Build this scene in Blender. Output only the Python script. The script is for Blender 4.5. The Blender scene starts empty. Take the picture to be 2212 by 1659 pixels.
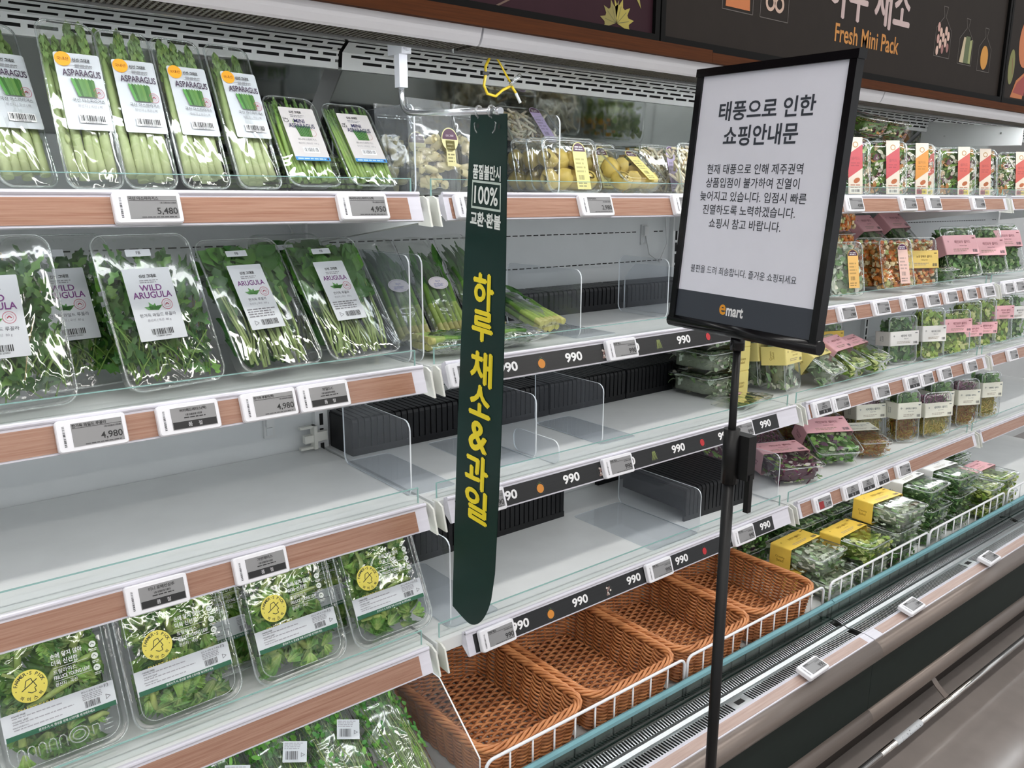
import bpy, math, random
from mathutils import Vector, Matrix, noise
scene = bpy.context.scene
col = scene.collection
R = math.radians
rnd = random.Random(11)

# ------------------------------------------------------------------ camera
cam_d = bpy.data.cameras.new('camera')
cam_d.sensor_width = 36.0
cam_d.lens = 36.0 * 1784 / 2212
cam_d.clip_start = 0.02
cam = bpy.data.objects.new('camera', cam_d)
col.objects.link(cam)
_y, _p, _r = R(38.8), R(12.75), R(0.15)
_f = Vector((math.sin(_y) * math.cos(_p), math.cos(_y) * math.cos(_p), -math.sin(_p)))
_rt = Vector((math.cos(_y), -math.sin(_y), 0))
_up = _rt.cross(_f)
_r2 = math.cos(_r) * _rt + math.sin(_r) * _up
_u2 = -math.sin(_r) * _rt + math.cos(_r) * _up
cam.matrix_world = Matrix(((_r2.x, _u2.x, -_f.x, 0), (_r2.y, _u2.y, -_f.y, 0), (_r2.z, _u2.z, -_f.z, 1.6), (0, 0, 0, 1)))
scene.camera = cam
# ------------------------------------------------------------------ world, exposure
w = bpy.data.worlds.new('world')
scene.world = w
w.use_nodes = True
w.node_tree.nodes['Background'].inputs[0].default_value = (0.95, 0.97, 1.0, 1)
w.node_tree.nodes['Background'].inputs[1].default_value = 0.60
scene.view_settings.view_transform = 'Standard'
scene.view_settings.look = 'None'
scene.view_settings.gamma = 1.0
scene.view_settings.use_curve_mapping = False
scene.view_settings.exposure = 0.38
scene.cycles.transparent_max_bounces = 16
scene.cycles.max_bounces = 5
scene.cycles.diffuse_bounces = 3
scene.cycles.glossy_bounces = 2
CEIL_E, LED_E, SHELF_E = 20.0, 22.0, 6.0

# ------------------------------------------------------------------ colours and materials
def sc(h):
    h = h.lstrip('#')
    c = [int(h[i:i + 2], 16) / 255 for i in (0, 2, 4)]
    return tuple(x / 12.92 if x <= 0.04045 else ((x + 0.055) / 1.055) ** 2.4 for x in c)

def newmat(name):
    m = bpy.data.materials.new(name)
    m.use_nodes = True
    nt = m.node_tree
    nt.nodes.clear()
    out = nt.nodes.new('ShaderNodeOutputMaterial')
    return m, nt, out

def N(nt, kind, **kw):
    n = nt.nodes.new(kind)
    for k, v in kw.items():
        if k in n.inputs.keys():
            n.inputs[k].default_value = v
        else:
            setattr(n, k, v)
    return n

def c4(c):
    return (*c[:3], 1)

def pmat(name, color, rough=0.5, metal=0.0, spec=0.5, var=0.06, scale=30.0, stretch=(1, 1, 1), bump=0.0, bscale=None, color2=None, sss=0):
    m, nt, out = newmat(name)
    color = sc(color) if isinstance(color, str) else color
    b = N(nt, 'ShaderNodeBsdfPrincipled', Roughness=rough, Metallic=metal)
    b.inputs['Specular IOR Level'].default_value = spec
    if sss:
        b.inputs['Subsurface Weight'].default_value = sss
        b.inputs['Subsurface Scale'].default_value = 0.004
    tc = N(nt, 'ShaderNodeTexCoord')
    mp = N(nt, 'ShaderNodeMapping')
    mp.inputs['Scale'].default_value = stretch
    nt.links.new(tc.outputs['Object'], mp.inputs['Vector'])
    nz = N(nt, 'ShaderNodeTexNoise', Scale=scale, Detail=4.0)
    nt.links.new(mp.outputs[0], nz.inputs['Vector'])
    rp = N(nt, 'ShaderNodeValToRGB')
    c2 = (sc(color2) if isinstance(color2, str) else color2) if color2 else tuple(min(1, x * (1 + var)) for x in color)
    c1 = tuple(x * (1 - var) for x in color)
    rp.color_ramp.elements[0].color = c4(c1)
    rp.color_ramp.elements[1].color = c4(c2)
    rp.color_ramp.elements[0].position = 0.3
    rp.color_ramp.elements[1].position = 0.7
    nt.links.new(nz.outputs['Fac'], rp.inputs['Fac'])
    nt.links.new(rp.outputs[0], b.inputs['Base Color'])
    if bump:
        n2 = N(nt, 'ShaderNodeTexNoise', Scale=bscale or scale, Detail=3.0)
        nt.links.new(mp.outputs[0], n2.inputs['Vector'])
        bp = N(nt, 'ShaderNodeBump', Strength=bump, Distance=0.002)
        nt.links.new(n2.outputs['Fac'], bp.inputs['Height'])
        nt.links.new(bp.outputs[0], b.inputs['Normal'])
    nt.links.new(b.outputs[0], out.inputs[0])
    return m

def colmat(name, rough=0.5, spec=0.5, var=0.12, scale=60.0, trans=0.0, bump=0.0):
    """reads the piece's own colour from the mesh colour attribute"""
    m, nt, out = newmat(name)
    b = N(nt, 'ShaderNodeBsdfPrincipled', Roughness=rough)
    b.inputs['Specular IOR Level'].default_value = spec
    at = N(nt, 'ShaderNodeAttribute', attribute_name='Col')
    tc = N(nt, 'ShaderNodeTexCoord')
    nz = N(nt, 'ShaderNodeTexNoise', Scale=scale, Detail=3.0)
    nt.links.new(tc.outputs['Object'], nz.inputs['Vector'])
    mr = N(nt, 'ShaderNodeMapRange')
    mr.inputs['To Min'].default_value = 1 - var
    mr.inputs['To Max'].default_value = 1 + var
    nt.links.new(nz.outputs['Fac'], mr.inputs['Value'])
    mx = N(nt, 'ShaderNodeVectorMath', operation='MULTIPLY')
    nt.links.new(at.outputs['Color'], mx.inputs[0])
    nt.links.new(mr.outputs[0], mx.inputs[1])
    nt.links.new(mx.outputs[0], b.inputs['Base Color'])
    if bump:
        bp = N(nt, 'ShaderNodeBump', Strength=bump, Distance=0.002)
        nt.links.new(nz.outputs['Fac'], bp.inputs['Height'])
        nt.links.new(bp.outputs[0], b.inputs['Normal'])
    last = b.outputs[0]
    if trans:
        t = N(nt, 'ShaderNodeBsdfTranslucent')
        nt.links.new(mx.outputs[0], t.inputs[0])
        ms = N(nt, 'ShaderNodeMixShader', Fac=trans)
        nt.links.new(b.outputs[0], ms.inputs[1])
        nt.links.new(t.outputs[0], ms.inputs[2])
        last = ms.outputs[0]
    nt.links.new(last, out.inputs[0])
    return m

def clear(name, tint=(1, 1, 1), rough=0.05, ior=1.45, bump=0.0, bscale=30.0, stretch=(1, 1, 1), haze=0.0, hcol=(0.9, 0.93, 0.95), boost=1.0):
    """thin clear sheet: see-through with a fresnel gloss and a little haze"""
    m, nt, out = newmat(name)
    t = N(nt, 'ShaderNodeBsdfTransparent')
    t.inputs[0].default_value = c4(tint)
    g = N(nt, 'ShaderNodeBsdfGlossy', Roughness=rough)
    g.inputs[0].default_value = (1, 1, 1, 1)
    f0 = ((ior - 1) / (ior + 1)) ** 2
    fr = N(nt, 'ShaderNodeLayerWeight', Blend=0.5)
    if bump:
        tc = N(nt, 'ShaderNodeTexCoord')
        mp = N(nt, 'ShaderNodeMapping')
        mp.inputs['Scale'].default_value = stretch
        oi = N(nt, 'ShaderNodeObjectInfo')
        ad = N(nt, 'ShaderNodeVectorMath', operation='ADD')
        nt.links.new(tc.outputs['Object'], mp.inputs[0])
        nt.links.new(mp.outputs[0], ad.inputs[0])
        nt.links.new(oi.outputs['Random'], ad.inputs[1])
        nz = N(nt, 'ShaderNodeTexNoise', Scale=bscale, Detail=2.0, Distortion=0.8)
        nt.links.new(ad.outputs[0], nz.inputs['Vector'])
        bp = N(nt, 'ShaderNodeBump', Strength=bump, Distance=0.01)
        nt.links.new(nz.outputs['Fac'], bp.inputs['Height'])
        nt.links.new(bp.outputs[0], g.inputs['Normal'])
        nt.links.new(bp.outputs[0], fr.inputs['Normal'])
    mu = N(nt, 'ShaderNodeMath', operation='MULTIPLY')
    mu.use_clamp = True
    mu.inputs[1].default_value = boost
    pw = N(nt, 'ShaderNodeMath', operation='POWER')
    pw.inputs[1].default_value = 5.0
    nt.links.new(fr.outputs['Facing'], pw.inputs[0])
    sl = N(nt, 'ShaderNodeMapRange')
    sl.inputs['To Min'].default_value = f0
    nt.links.new(pw.outputs[0], sl.inputs['Value'])
    nt.links.new(sl.outputs[0], mu.inputs[0])
    ms = N(nt, 'ShaderNodeMixShader')
    nt.links.new(mu.outputs[0], ms.inputs[0])
    if haze:
        d = N(nt, 'ShaderNodeBsdfDiffuse')
        d.inputs[0].default_value = c4(hcol)
        m2 = N(nt, 'ShaderNodeMixShader', Fac=haze)
        nt.links.new(t.outputs[0], m2.inputs[1])
        nt.links.new(d.outputs[0], m2.inputs[2])
        nt.links.new(m2.outputs[0], ms.inputs[1])
    else:
        nt.links.new(t.outputs[0], ms.inputs[1])
    nt.links.new(g.outputs[0], ms.inputs[2])
    nt.links.new(ms.outputs[0], out.inputs[0])
    return m

def emit(name, color, strength):
    m, nt, out = newmat(name)
    e = N(nt, 'ShaderNodeEmission', Strength=strength)
    e.inputs[0].default_value = c4(color)
    nt.links.new(e.outputs[0], out.inputs[0])
    return m

def woodmat(name, ca, cb, rough=0.3, streak=None):
    m, nt, out = newmat(name)
    b = N(nt, 'ShaderNodeBsdfPrincipled', Roughness=rough)
    b.inputs['Specular IOR Level'].default_value = 0.5 if rough < 0.6 else 0.15
    tc = N(nt, 'ShaderNodeTexCoord')
    mp = N(nt, 'ShaderNodeMapping')
    mp.inputs['Scale'].default_value = (1.6, 30, 60)
    nt.links.new(tc.outputs['Object'], mp.inputs['Vector'])
    nz = N(nt, 'ShaderNodeTexNoise', Scale=5.0, Detail=7.0, Roughness=0.65)
    nt.links.new(mp.outputs[0], nz.inputs['Vector'])
    rp = N(nt, 'ShaderNodeValToRGB')
    rp.color_ramp.elements[0].color = c4(sc(ca))
    rp.color_ramp.elements[1].color = c4(sc(cb))
    rp.color_ramp.elements[0].position = 0.3
    rp.color_ramp.elements[1].position = 0.68
    if streak:
        e = rp.color_ramp.elements.new(0.86)
        e.color = c4(sc(streak))
    nt.links.new(nz.outputs['Fac'], rp.inputs['Fac'])
    nt.links.new(rp.outputs[0], b.inputs['Base Color'])
    nt.links.new(b.outputs[0], out.inputs[0])
    return m

M = {}
M['white'] = pmat('white_painted_metal', (0.76, 0.78, 0.78), 0.32, var=0.03, scale=12)
M['wall'] = pmat('grey_white_panel', (0.66, 0.69, 0.70), 0.4, var=0.03, scale=9)
M['fascia'] = pmat('white_fascia_plastic', (0.90, 0.91, 0.95), 0.3, var=0.01)
M['rail'] = pmat('lilac_clear_rail', (0.66, 0.65, 0.72), 0.18, var=0.04, stretch=(0.3, 6, 6))
M['cap'] = pmat('ivory_end_cap', (0.70, 0.71, 0.66), 0.4, var=0.03)
M['woodstrip'] = woodmat('wood_print_strip', '#8d6450', '#a98471', 0.25)
M['darkstrip'] = woodmat('charcoal_wood_print', '#0e0f10', '#18191b', 0.32, '#3a2619')
M['woodtrim'] = woodmat('orange_wood_trim', '#3f200e', '#552e14', 0.75)
M['glass'] = clear('glass_lip', (0.975, 0.99, 0.985), 0.02, 1.45)
M['glassedge'] = pmat('green_glass_edge', (0.30, 0.50, 0.47), 0.15, var=0.05)
M['acrylic'] = clear('acrylic_sheet', (0.86, 0.88, 0.90), 0.06, 1.5, haze=0.07, hcol=(0.8, 0.85, 0.95))
M['acryledge'] = pmat('bright_acrylic_edge', (0.72, 0.77, 0.80), 0.2, var=0.03)
M['black'] = pmat('black_ribbed_plastic', (0.0055, 0.006, 0.0075), 0.42, spec=0.35, var=0.15)
M['darkhole'] = pmat('dark_gap', (0.010, 0.010, 0.010), 0.8, var=0.02)
M['mirror'] = pmat('polished_steel', (0.66, 0.68, 0.66), 0.10, 1.0, var=0.02)
M['steel'] = pmat('brushed_steel', (0.60, 0.62, 0.62), 0.28, 1.0, var=0.04, stretch=(0.2, 5, 5))
M['honey'] = pmat('brown_honeycomb', (0.085, 0.078, 0.062), 0.6, var=0.1)
M['teal'] = pmat('teal_cap_strip', (0.16, 0.34, 0.38), 0.25, var=0.05)
M['dglass'] = clear('dark_green_glass', (0.30, 0.38, 0.36), 0.03, 1.5)
M['bumper'] = pmat('satin_bumper', (0.20, 0.165, 0.145), 0.34, 0.35, var=0.05, stretch=(0.2, 5, 5))
M['dgreen'] = pmat('dark_green_panel', (0.007, 0.014, 0.012), 0.5, spec=0.2, var=0.08)
M['kick'] = pmat('dark_kick_panel', (0.022, 0.017, 0.014), 0.35, var=0.1)
M['chrome'] = pmat('chrome', (0.8, 0.78, 0.75), 0.12, 1.0, var=0.01)
M['floor'] = pmat('polished_floor', (0.27, 0.24, 0.225), 0.10, spec=0.9, var=0.07, scale=8)
M['ceil'] = pmat('ceiling_paint', (0.55, 0.55, 0.55), 0.8, var=0.03)
M['lstrip'] = woodmat('pale_wood_strip', '#a48b80', '#b9a299', 0.3)
M['tagcase'] = pmat('white_tag_plastic', (0.80, 0.80, 0.84), 0.3, var=0.01)
M['screen'] = pmat('grey_e_paper', (0.26, 0.26, 0.265), 0.25, var=0.02)
M['clear'] = clear('clear_tray_plastic', (0.975, 0.985, 0.98), 0.05, 1.5, boost=1.5, bump=0.10, bscale=25)
M['film'] = clear('clear_wrap_film', (0.985, 0.99, 0.985), 0.06, 1.5, boost=2.8, bump=0.5, bscale=16, stretch=(1.6, 1, 0.7))
M['bagfilm'] = clear('crumpled_bag_film', (0.95, 0.965, 0.95), 0.11, 1.5, boost=3.2, bump=1.0, bscale=18, haze=0.05)
M['pouch'] = clear('hazy_pouch_film', (0.92, 0.93, 0.93), 0.12, 1.5, boost=1.4, bump=0.5, bscale=14, haze=0.10)
M['rimclear'] = clear('thick_clear_rim', (0.86, 0.90, 0.90), 0.06, 1.6, boost=3.0, bump=0.2, bscale=60, haze=0.10)
M['label'] = pmat('white_label_paper', (0.56, 0.59, 0.62), 0.4, var=0.02)
M['labelwarm'] = pmat('warm_label_paper', (0.58, 0.55, 0.54), 0.4, var=0.02)
M['ink'] = colmat('printed_ink', 0.45, var=0.0)
M['veg'] = colmat('fresh_leaf', 0.38, 0.45, var=0.30, scale=110, trans=0.20, bump=0.5)
M['stalk'] = colmat('plant_stalk', 0.4, 0.4, var=0.10, scale=120)
M['flesh'] = colmat('vegetable_flesh', 0.4, 0.45, var=0.10, scale=60, bump=0.3)
M['wicker'] = pmat('orange_brown_wicker', '#b06a3c', 0.38, var=0.15, scale=25, color2='#cf8d5a')
M['wicker_dark'] = pmat('brown_wicker_core', '#7d4526', 0.5, var=0.15)
M['wire'] = pmat('white_coated_wire', (0.78, 0.79, 0.82), 0.3, var=0.01)
M['green_banner'] = pmat('dark_green_banner', (0.0055, 0.026, 0.021), 0.40, spec=0.30, var=0.04)
M['sign_black'] = pmat('black_sign_frame', (0.004, 0.004, 0.005), 0.22, spec=0.35, var=0.05)
M['sign_paper'] = pmat('sign_paper', (0.80, 0.81, 0.90), 0.4, var=0.01)
M['pole'] = pmat('black_pole', (0.005, 0.005, 0.0055), 0.4, spec=0.35, var=0.05)
M['purple_panel'] = pmat('purple_sign_panel', '#301a22', 0.7, spec=0.15, var=0.05)
M['dark_panel'] = pmat('charcoal_sign_panel', '#282320', 0.7, spec=0.15, var=0.05)
M['frame_black'] = pmat('black_frame', (0.003, 0.003, 0.003), 0.6, spec=0.1, var=0.02)
M['white_arm'] = pmat('white_arm_plastic', (0.74, 0.76, 0.82), 0.3, var=0.01)
M['alu'] = pmat('satin_aluminium', (0.72, 0.74, 0.77), 0.25, 0.9, var=0.02)
M['hookclear'] = clear('clear_hook', (0.85, 0.87, 0.88), 0.05, 1.6, boost=2.5, haze=0.15)
M['cable'] = pmat('yellow_cable', (0.70, 0.50, 0.02), 0.35, var=0.05)
M['whiteplastic'] = pmat('white_plastic', (0.66, 0.68, 0.68), 0.4, var=0.02)
M['ceil_lamp'] = emit('ceiling_lamp_glow', (1.0, 0.97, 0.93), CEIL_E)
M['shelfled'] = emit('shelf_led_glow', (0.95, 0.98, 1.0), SHELF_E)
M['led'] = emit('canopy_led_glow', (0.95, 0.98, 1.0), LED_E)
BAND = {k: pmat(k + '_band_card', c, 0.45, var=0.02) for k, c in dict(pink='#eab4ba', yellow='#e8c554', pale='#f0e08e', white='#e8e6e2', gold='#dcbf68', cream='#e0e0d2').items()}

# ------------------------------------------------------------------ mesh helpers
class MB:
    def __init__(s):
        s.v, s.f, s.m, s.c, s.s = [], [], [], [], []
    def add(s, vs, fs, mat=0, c=(1, 1, 1), smooth=True):
        o = len(s.v)
        s.v += [tuple(v) for v in vs]
        for f in fs:
            s.f.append([o + i for i in f])
            s.m.append(mat)
            s.c.append(c)
            s.s.append(smooth)
        return s
    def box(s, x0, x1, y0, y1, z0, z1, mat=0, c=(1, 1, 1), X=None):
        vs = [Vector((x, y, z)) for z in (z0, z1) for y in (y0, y1) for x in (x0, x1)]
        if X is not None:
            vs = [X @ v for v in vs]
        return s.add(vs, [(0, 2, 3, 1), (4, 5, 7, 6), (0, 1, 5, 4), (2, 6, 7, 3), (0, 4, 6, 2), (1, 3, 7, 5)], mat, c, False)
    def tube(s, pts, r, n=6, mat=0, c=(1, 1, 1), closed=False, caps=True, cs=None):
        pts = [Vector(p) for p in pts]
        k = len(pts)
        rs = r if isinstance(r, (list, tuple)) else [r] * k
        t0 = (pts[1] - pts[0]).normalized()
        a = Vector((0, 0, 1)) if abs(t0.z) < 0.9 else Vector((1, 0, 0))
        nrm = t0.cross(a).normalized()
        vs = []
        for i, p in enumerate(pts):
            if closed:
                t = pts[(i + 1) % k] - pts[i - 1]
            else:
                t = pts[min(i + 1, k - 1)] - pts[max(i - 1, 0)]
            t = t.normalized() if t.length > 1e-9 else t0
            nrm = nrm - t * nrm.dot(t)
            nrm = nrm.normalized() if nrm.length > 1e-6 else t.orthogonal().normalized()
            b = t.cross(nrm)
            for j in range(n):
                q = 2 * math.pi * j / n
                vs.append(p + (nrm * math.cos(q) + b * math.sin(q)) * rs[i])
        o = len(s.v)
        s.v += [tuple(v) for v in vs]
        for i in range(k if closed else k - 1):
            i2 = (i + 1) % k
            cc = cs[i] if cs else c
            for j in range(n):
                j2 = (j + 1) % n
                s.f.append([o + i * n + j, o + i * n + j2, o + i2 * n + j2, o + i2 * n + j])
                s.m.append(mat); s.c.append(cc); s.s.append(True)
        if caps and not closed:
            s.f.append([o + j for j in range(n)][::-1]); s.m.append(mat); s.c.append(cs[0] if cs else c); s.s.append(False)
            s.f.append([o + (k - 1) * n + j for j in range(n)]); s.m.append(mat); s.c.append(cs[-1] if cs else c); s.s.append(False)
        return s
    def loft(s, loops, mat=0, c=(1, 1, 1), cap0=False, cap1=False, smooth=True, closed=True):
        o = len(s.v)
        n = len(loops[0])
        for L in loops:
            s.v += [tuple(p) for p in L]
        for i in range(len(loops) - 1):
            for j in range(n if closed else n - 1):
                j2 = (j + 1) % n
                s.f.append([o + i * n + j, o + i * n + j2, o + (i + 1) * n + j2, o + (i + 1) * n + j])
                s.m.append(mat); s.c.append(c); s.s.append(smooth)
        if cap0:
            s.f.append([o + j for j in range(n)][::-1]); s.m.append(mat); s.c.append(c); s.s.append(False)
        if cap1:
            b = o + (len(loops) - 1) * n
            s.f.append([b + j for j in range(n)]); s.m.append(mat); s.c.append(c); s.s.append(False)
        return s
    def prism(s, prof, x0, x1, mat=0, c=(1, 1, 1), smooth=False):
        """profile of (y, z) swept along x"""
        return s.loft([[(x0, y, z) for y, z in prof], [(x1, y, z) for y, z in prof]], mat, c, True, True, smooth)
    def mesh(s, name, mats):
        me = bpy.data.meshes.new(name)
        me.from_pydata(s.v, [], s.f)
        mats = mats if isinstance(mats, (list, tuple)) else [mats]
        for m in mats:
            me.materials.append(M[m] if isinstance(m, str) else m)
        me.polygons.foreach_set('material_index', s.m)
        me.polygons.foreach_set('use_smooth', s.s)
        if any(c != (1, 1, 1) for c in s.c):
            ca = me.color_attributes.new('Col', 'FLOAT_COLOR', 'CORNER')
            buf = []
            for f, c in zip(s.f, s.c):
                buf += [c[0], c[1], c[2], 1.0] * len(f)
            ca.data.foreach_set('color', buf)
        me.update()
        return me
    def build(s, name, mats, parent=None, **kw):
        return ob(name, s.mesh(name, mats), parent, **kw)

def ob(name, me, parent=None, loc=None, rot=None, kind=None, label=None):
    o = bpy.data.objects.new(name, me)
    col.objects.link(o)
    if parent is not None:
        o.parent = parent
    if loc is not None:
        o.location = loc
    if rot is not None:
        o.rotation_euler = rot
    if kind:
        o['kind'] = kind
    if label:
        o['label'] = label
    return o

def tag(o, label, cat, group=None):
    o['label'] = label
    o['category'] = cat
    if group:
        o['group'] = group
    return o

def thing(name, label, cat, loc=(0, 0, 0), rot=(0, 0, 0), group=None):
    o = bpy.data.objects.new(name, None)
    o.empty_display_size = 0.05
    col.objects.link(o)
    o.location = loc
    o.rotation_euler = rot
    return tag(o, label, cat, group)

def copy_tree(o, parent=None):
    c = o.copy()
    col.objects.link(c)
    c.parent = parent
    for ch in list(o.children):
        copy_tree(ch, c)
    return c

def rrect(w, h, r, n=5, cx=0.0, cz=0.0):
    pts = []
    r = min(r, w / 2 - 1e-4, h / 2 - 1e-4)
    for sx, sz, a0 in ((1, 1, 0), (-1, 1, 90), (-1, -1, 180), (1, -1, 270)):
        for i in range(n + 1):
            a = R(a0 + 90 * i / n)
            pts.append((cx + sx * (w / 2 - r) + r * math.cos(a), cz + sz * (h / 2 - r) + r * math.sin(a)))
    return pts

def mix(a, b, t):
    return tuple(x + (y - x) * t for x, y in zip(a, b))

def jit(c, a, rg=rnd):
    k = 1 + rg.uniform(-a, a)
    return tuple(max(0.0, min(1.0, x * k * (1 + rg.uniform(-a, a) * 0.4))) for x in c)

# ------------------------------------------------------------------ printing
_tc = {}
_cu = bpy.data.curves.new('text', 'FONT')
_cu.resolution_u = 3
_tf = (_cu, bpy.data.objects.new('text', _cu))
def text_geo(body, bold=0.0):
    k = (body, bold)
    if k not in _tc:
        cu, o = _tf
        cu.body = body
        cu.offset = bold
        me = o.to_mesh()
        vs = [(v.co.x, v.co.y) for v in me.vertices]
        fs = [tuple(p.vertices) for p in me.polygons]
        o.to_mesh_clear()
        if not vs:
            vs, fs = [(0, 0), (1, 0), (1, 1)], []
        x0, x1 = min(v[0] for v in vs), max(v[0] for v in vs)
        y0, y1 = min(v[1] for v in vs), max(v[1] for v in vs)
        _tc[k] = ([((x - x0) / max(x1 - x0, 1e-6), (y - y0) / max(y1 - y0, 1e-6)) for x, y in vs], fs, (x1 - x0) / max(y1 - y0, 1e-6))
    return _tc[k]

BLK, WHT, GRY = sc('#1b1b1d'), sc('#e9e9ea'), sc('#77777c')
class Print:
    """flat print laid out in (u, v); every piece sits on its own thin layer"""
    def __init__(s):
        s.b = MB()
    def poly(s, pts, c, lay=1):
        s.b.add([(u, -lay * 0.00015, v) for u, v in pts], [tuple(range(len(pts)))], 0, c, False)
        return s
    def rect(s, u0, v0, u1, v1, c, lay=1):
        return s.poly([(u0, v0), (u1, v0), (u1, v1), (u0, v1)], c, lay)
    def disc(s, u, v, r, c, lay=1, n=24, ry=None, rot=0.0):
        ry = ry or r
        pts = []
        for i in range(n):
            a = 2 * math.pi * i / n
            x, y = r * math.cos(a), ry * math.sin(a)
            pts.append((u + x * math.cos(rot) - y * math.sin(rot), v + x * math.sin(rot) + y * math.cos(rot)))
        return s.poly(pts, c, lay)
    def ring(s, u, v, r0, r1, c, lay=1, n=28):
        for i in range(n):
            a, b = 2 * math.pi * i / n, 2 * math.pi * (i + 1) / n
            s.poly([(u + r0 * math.cos(a), v + r0 * math.sin(a)), (u + r1 * math.cos(a), v + r1 * math.sin(a)),
                    (u + r1 * math.cos(b), v + r1 * math.sin(b)), (u + r0 * math.cos(b), v + r0 * math.sin(b))], c, lay)
        return s
    def line(s, pts, wd, c, lay=1):
        for (a, b), (d, e) in zip(pts, pts[1:]):
            L = math.hypot(d - a, e - b) or 1e-6
            nx, ny = -(e - b) / L * wd / 2, (d - a) / L * wd / 2
            s.poly([(a + nx, b + ny), (a - nx, b - ny), (d - nx, e - ny), (d + nx, e + ny)], c, lay)
        return s
    def text(s, u0, v0, u1, v1, body, c, bold=0.0, lay=2, f=None):
        vs, fs, _ = text_geo(body, bold)
        P = [(u0 + a * (u1 - u0), v0 + b * (v1 - v0)) for a, b in vs]
        if f:
            P = [f(*p) for p in P]
        s.b.add([(u, -lay * 0.00015, v) for u, v in P], fs, 0, c, False)
        return s
    def tc(s, uc, v0, h, body, c, bold=0.0, lay=2, maxw=None, al='c', k=1.0):
        asp = text_geo(body, bold)[2]
        wd = asp * h * k
        if maxw and wd > maxw:
            wd = maxw
        u0 = uc - wd / 2 if al == 'c' else (uc if al == 'l' else uc - wd)
        return s.text(u0, v0, u0 + wd, v0 + h, body, c, bold, lay)
    def arc(s, u, v, r, h, body, a0, a1, c, bold=0.0, lay=2, inner=False):
        n = len(body)
        for i, ch in enumerate(body):
            if ch == ' ':
                continue
            a = R(a0 + (a1 - a0) * (i + 0.5) / n)
            asp = text_geo(ch, bold)[2]
            wd = min(h * asp, h * 1.1)
            hh = h if ch not in "·'." else h * 0.3
            t = a - math.pi / 2 if not inner else a + math.pi / 2
            cx, cy = u + r * math.cos(a), v + r * math.sin(a)
            def f(x, y):
                return (cx + x * math.cos(t) - y * math.sin(t), cy + x * math.sin(t) + y * math.cos(t))
            if ch in "·'.":
                wd = hh
            s.text(-wd / 2, -hh / 2, wd / 2, hh / 2, ch, c, bold, lay, f)
        return s
    def bars(s, u0, v0, u1, v1, c=BLK, n=22, lay=2, seed=3):
        g = random.Random(seed)
        u = u0
        while u < u1:
            wd = (u1 - u0) / n * g.choice((0.3, 0.5, 0.8, 1.1))
            s.rect(u, v0, min(u + wd, u1), v1, c, lay)
            u += wd + (u1 - u0) / n * g.choice((0.4, 0.6, 0.9))
        return s
    def vbars(s, u0, v0, u1, v1, c=BLK, n=18, lay=2, seed=5):
        g = random.Random(seed)
        v = v0
        while v < v1:
            wd = (v1 - v0) / n * g.choice((0.3, 0.5, 0.8))
            s.rect(u0, v, u1, min(v + wd, v1), c, lay)
            v += wd + (v1 - v0) / n * g.choice((0.4, 0.7))
        return s
    def micro(s, u0, v0, u1, v1, lines, c=GRY, lay=2, seed=1):
        g = random.Random(seed)
        st = (v1 - v0) / lines
        for i in range(lines):
            v = v1 - st * (i + 0.75)
            u = u0
            end = u1 - (u1 - u0) * g.uniform(0, 0.25)
            while u < end:
                wd = st * g.uniform(0.8, 2.4)
                s.rect(u, v, min(u + wd, end), v + st * 0.45, c, lay)
                u += wd + st * 0.35
        return s
    def mesh(s, name='lettering', mp=None):
        if mp:
            s.b.v = [mp(*v) for v in s.b.v]
        return s.b.mesh(name, 'ink')

# ================================================================== the setting
def struct(name, mb, mat):
    o = mb.build(name, mat)
    o['kind'] = 'structure'
    return o
struct('floor', MB().box(-6, 12, -7, 2.2, -0.05, 0.0), 'floor')
struct('ceiling', MB().box(-6, 12, -7, 2.2, 3.60, 3.65), 'ceil')
struct('wall_back', MB().box(-6, 12, 2.1, 2.2, 0.0, 3.6), 'wall')

def ceiling_light(x, y, i):
    t = thing('ceiling_light', 'long white ceiling lamp hanging above the aisle', 'light', (x, y, 3.44), group='ceiling lamps above the aisle')
    MB().prism([(-0.09, 0.03), (-0.11, 0.0), (-0.085, 0.0), (-0.085, 0.012), (0.085, 0.012), (0.085, 0.0), (0.11, 0.0), (0.09, 0.03)], -1.1, 1.1).build('lamp_housing', 'whiteplastic', t)
    MB().box(-1.08, 1.08, -0.08, 0.08, 0.002, 0.010).build('lamp_diffuser', 'ceil_lamp', t)
    for sx in (-0.8, 0.8):
        MB().tube([(sx, 0, 0.03), (sx, 0, 0.16)], 0.004, 6).build('suspension_rod', 'steel', t)
for _i, (_x, _yy) in enumerate([(x, y) for y in (-0.25, -2.4, -4.6) for x in (-2.6, 0.0, 2.6, 5.2)]):
    ceiling_light(_x, _yy, _i)

# ================================================================== refrigerated cases
J = [-0.418, 0.832, 2.082, 3.332, 4.582]
W = 1.25
ZS = {1: 1.600, 2: 1.288, 3: 1.017, 4: 0.712}
RT, RB = (0.002, 0.004), (-0.014, -0.041)       # price rail face, relative to (1.270, shelf height)
_e = Vector((RT[0] - RB[0], RT[1] - RB[1])).normalized()
RAIL_LEAN = math.atan2(_e.x, _e.y)

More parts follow.
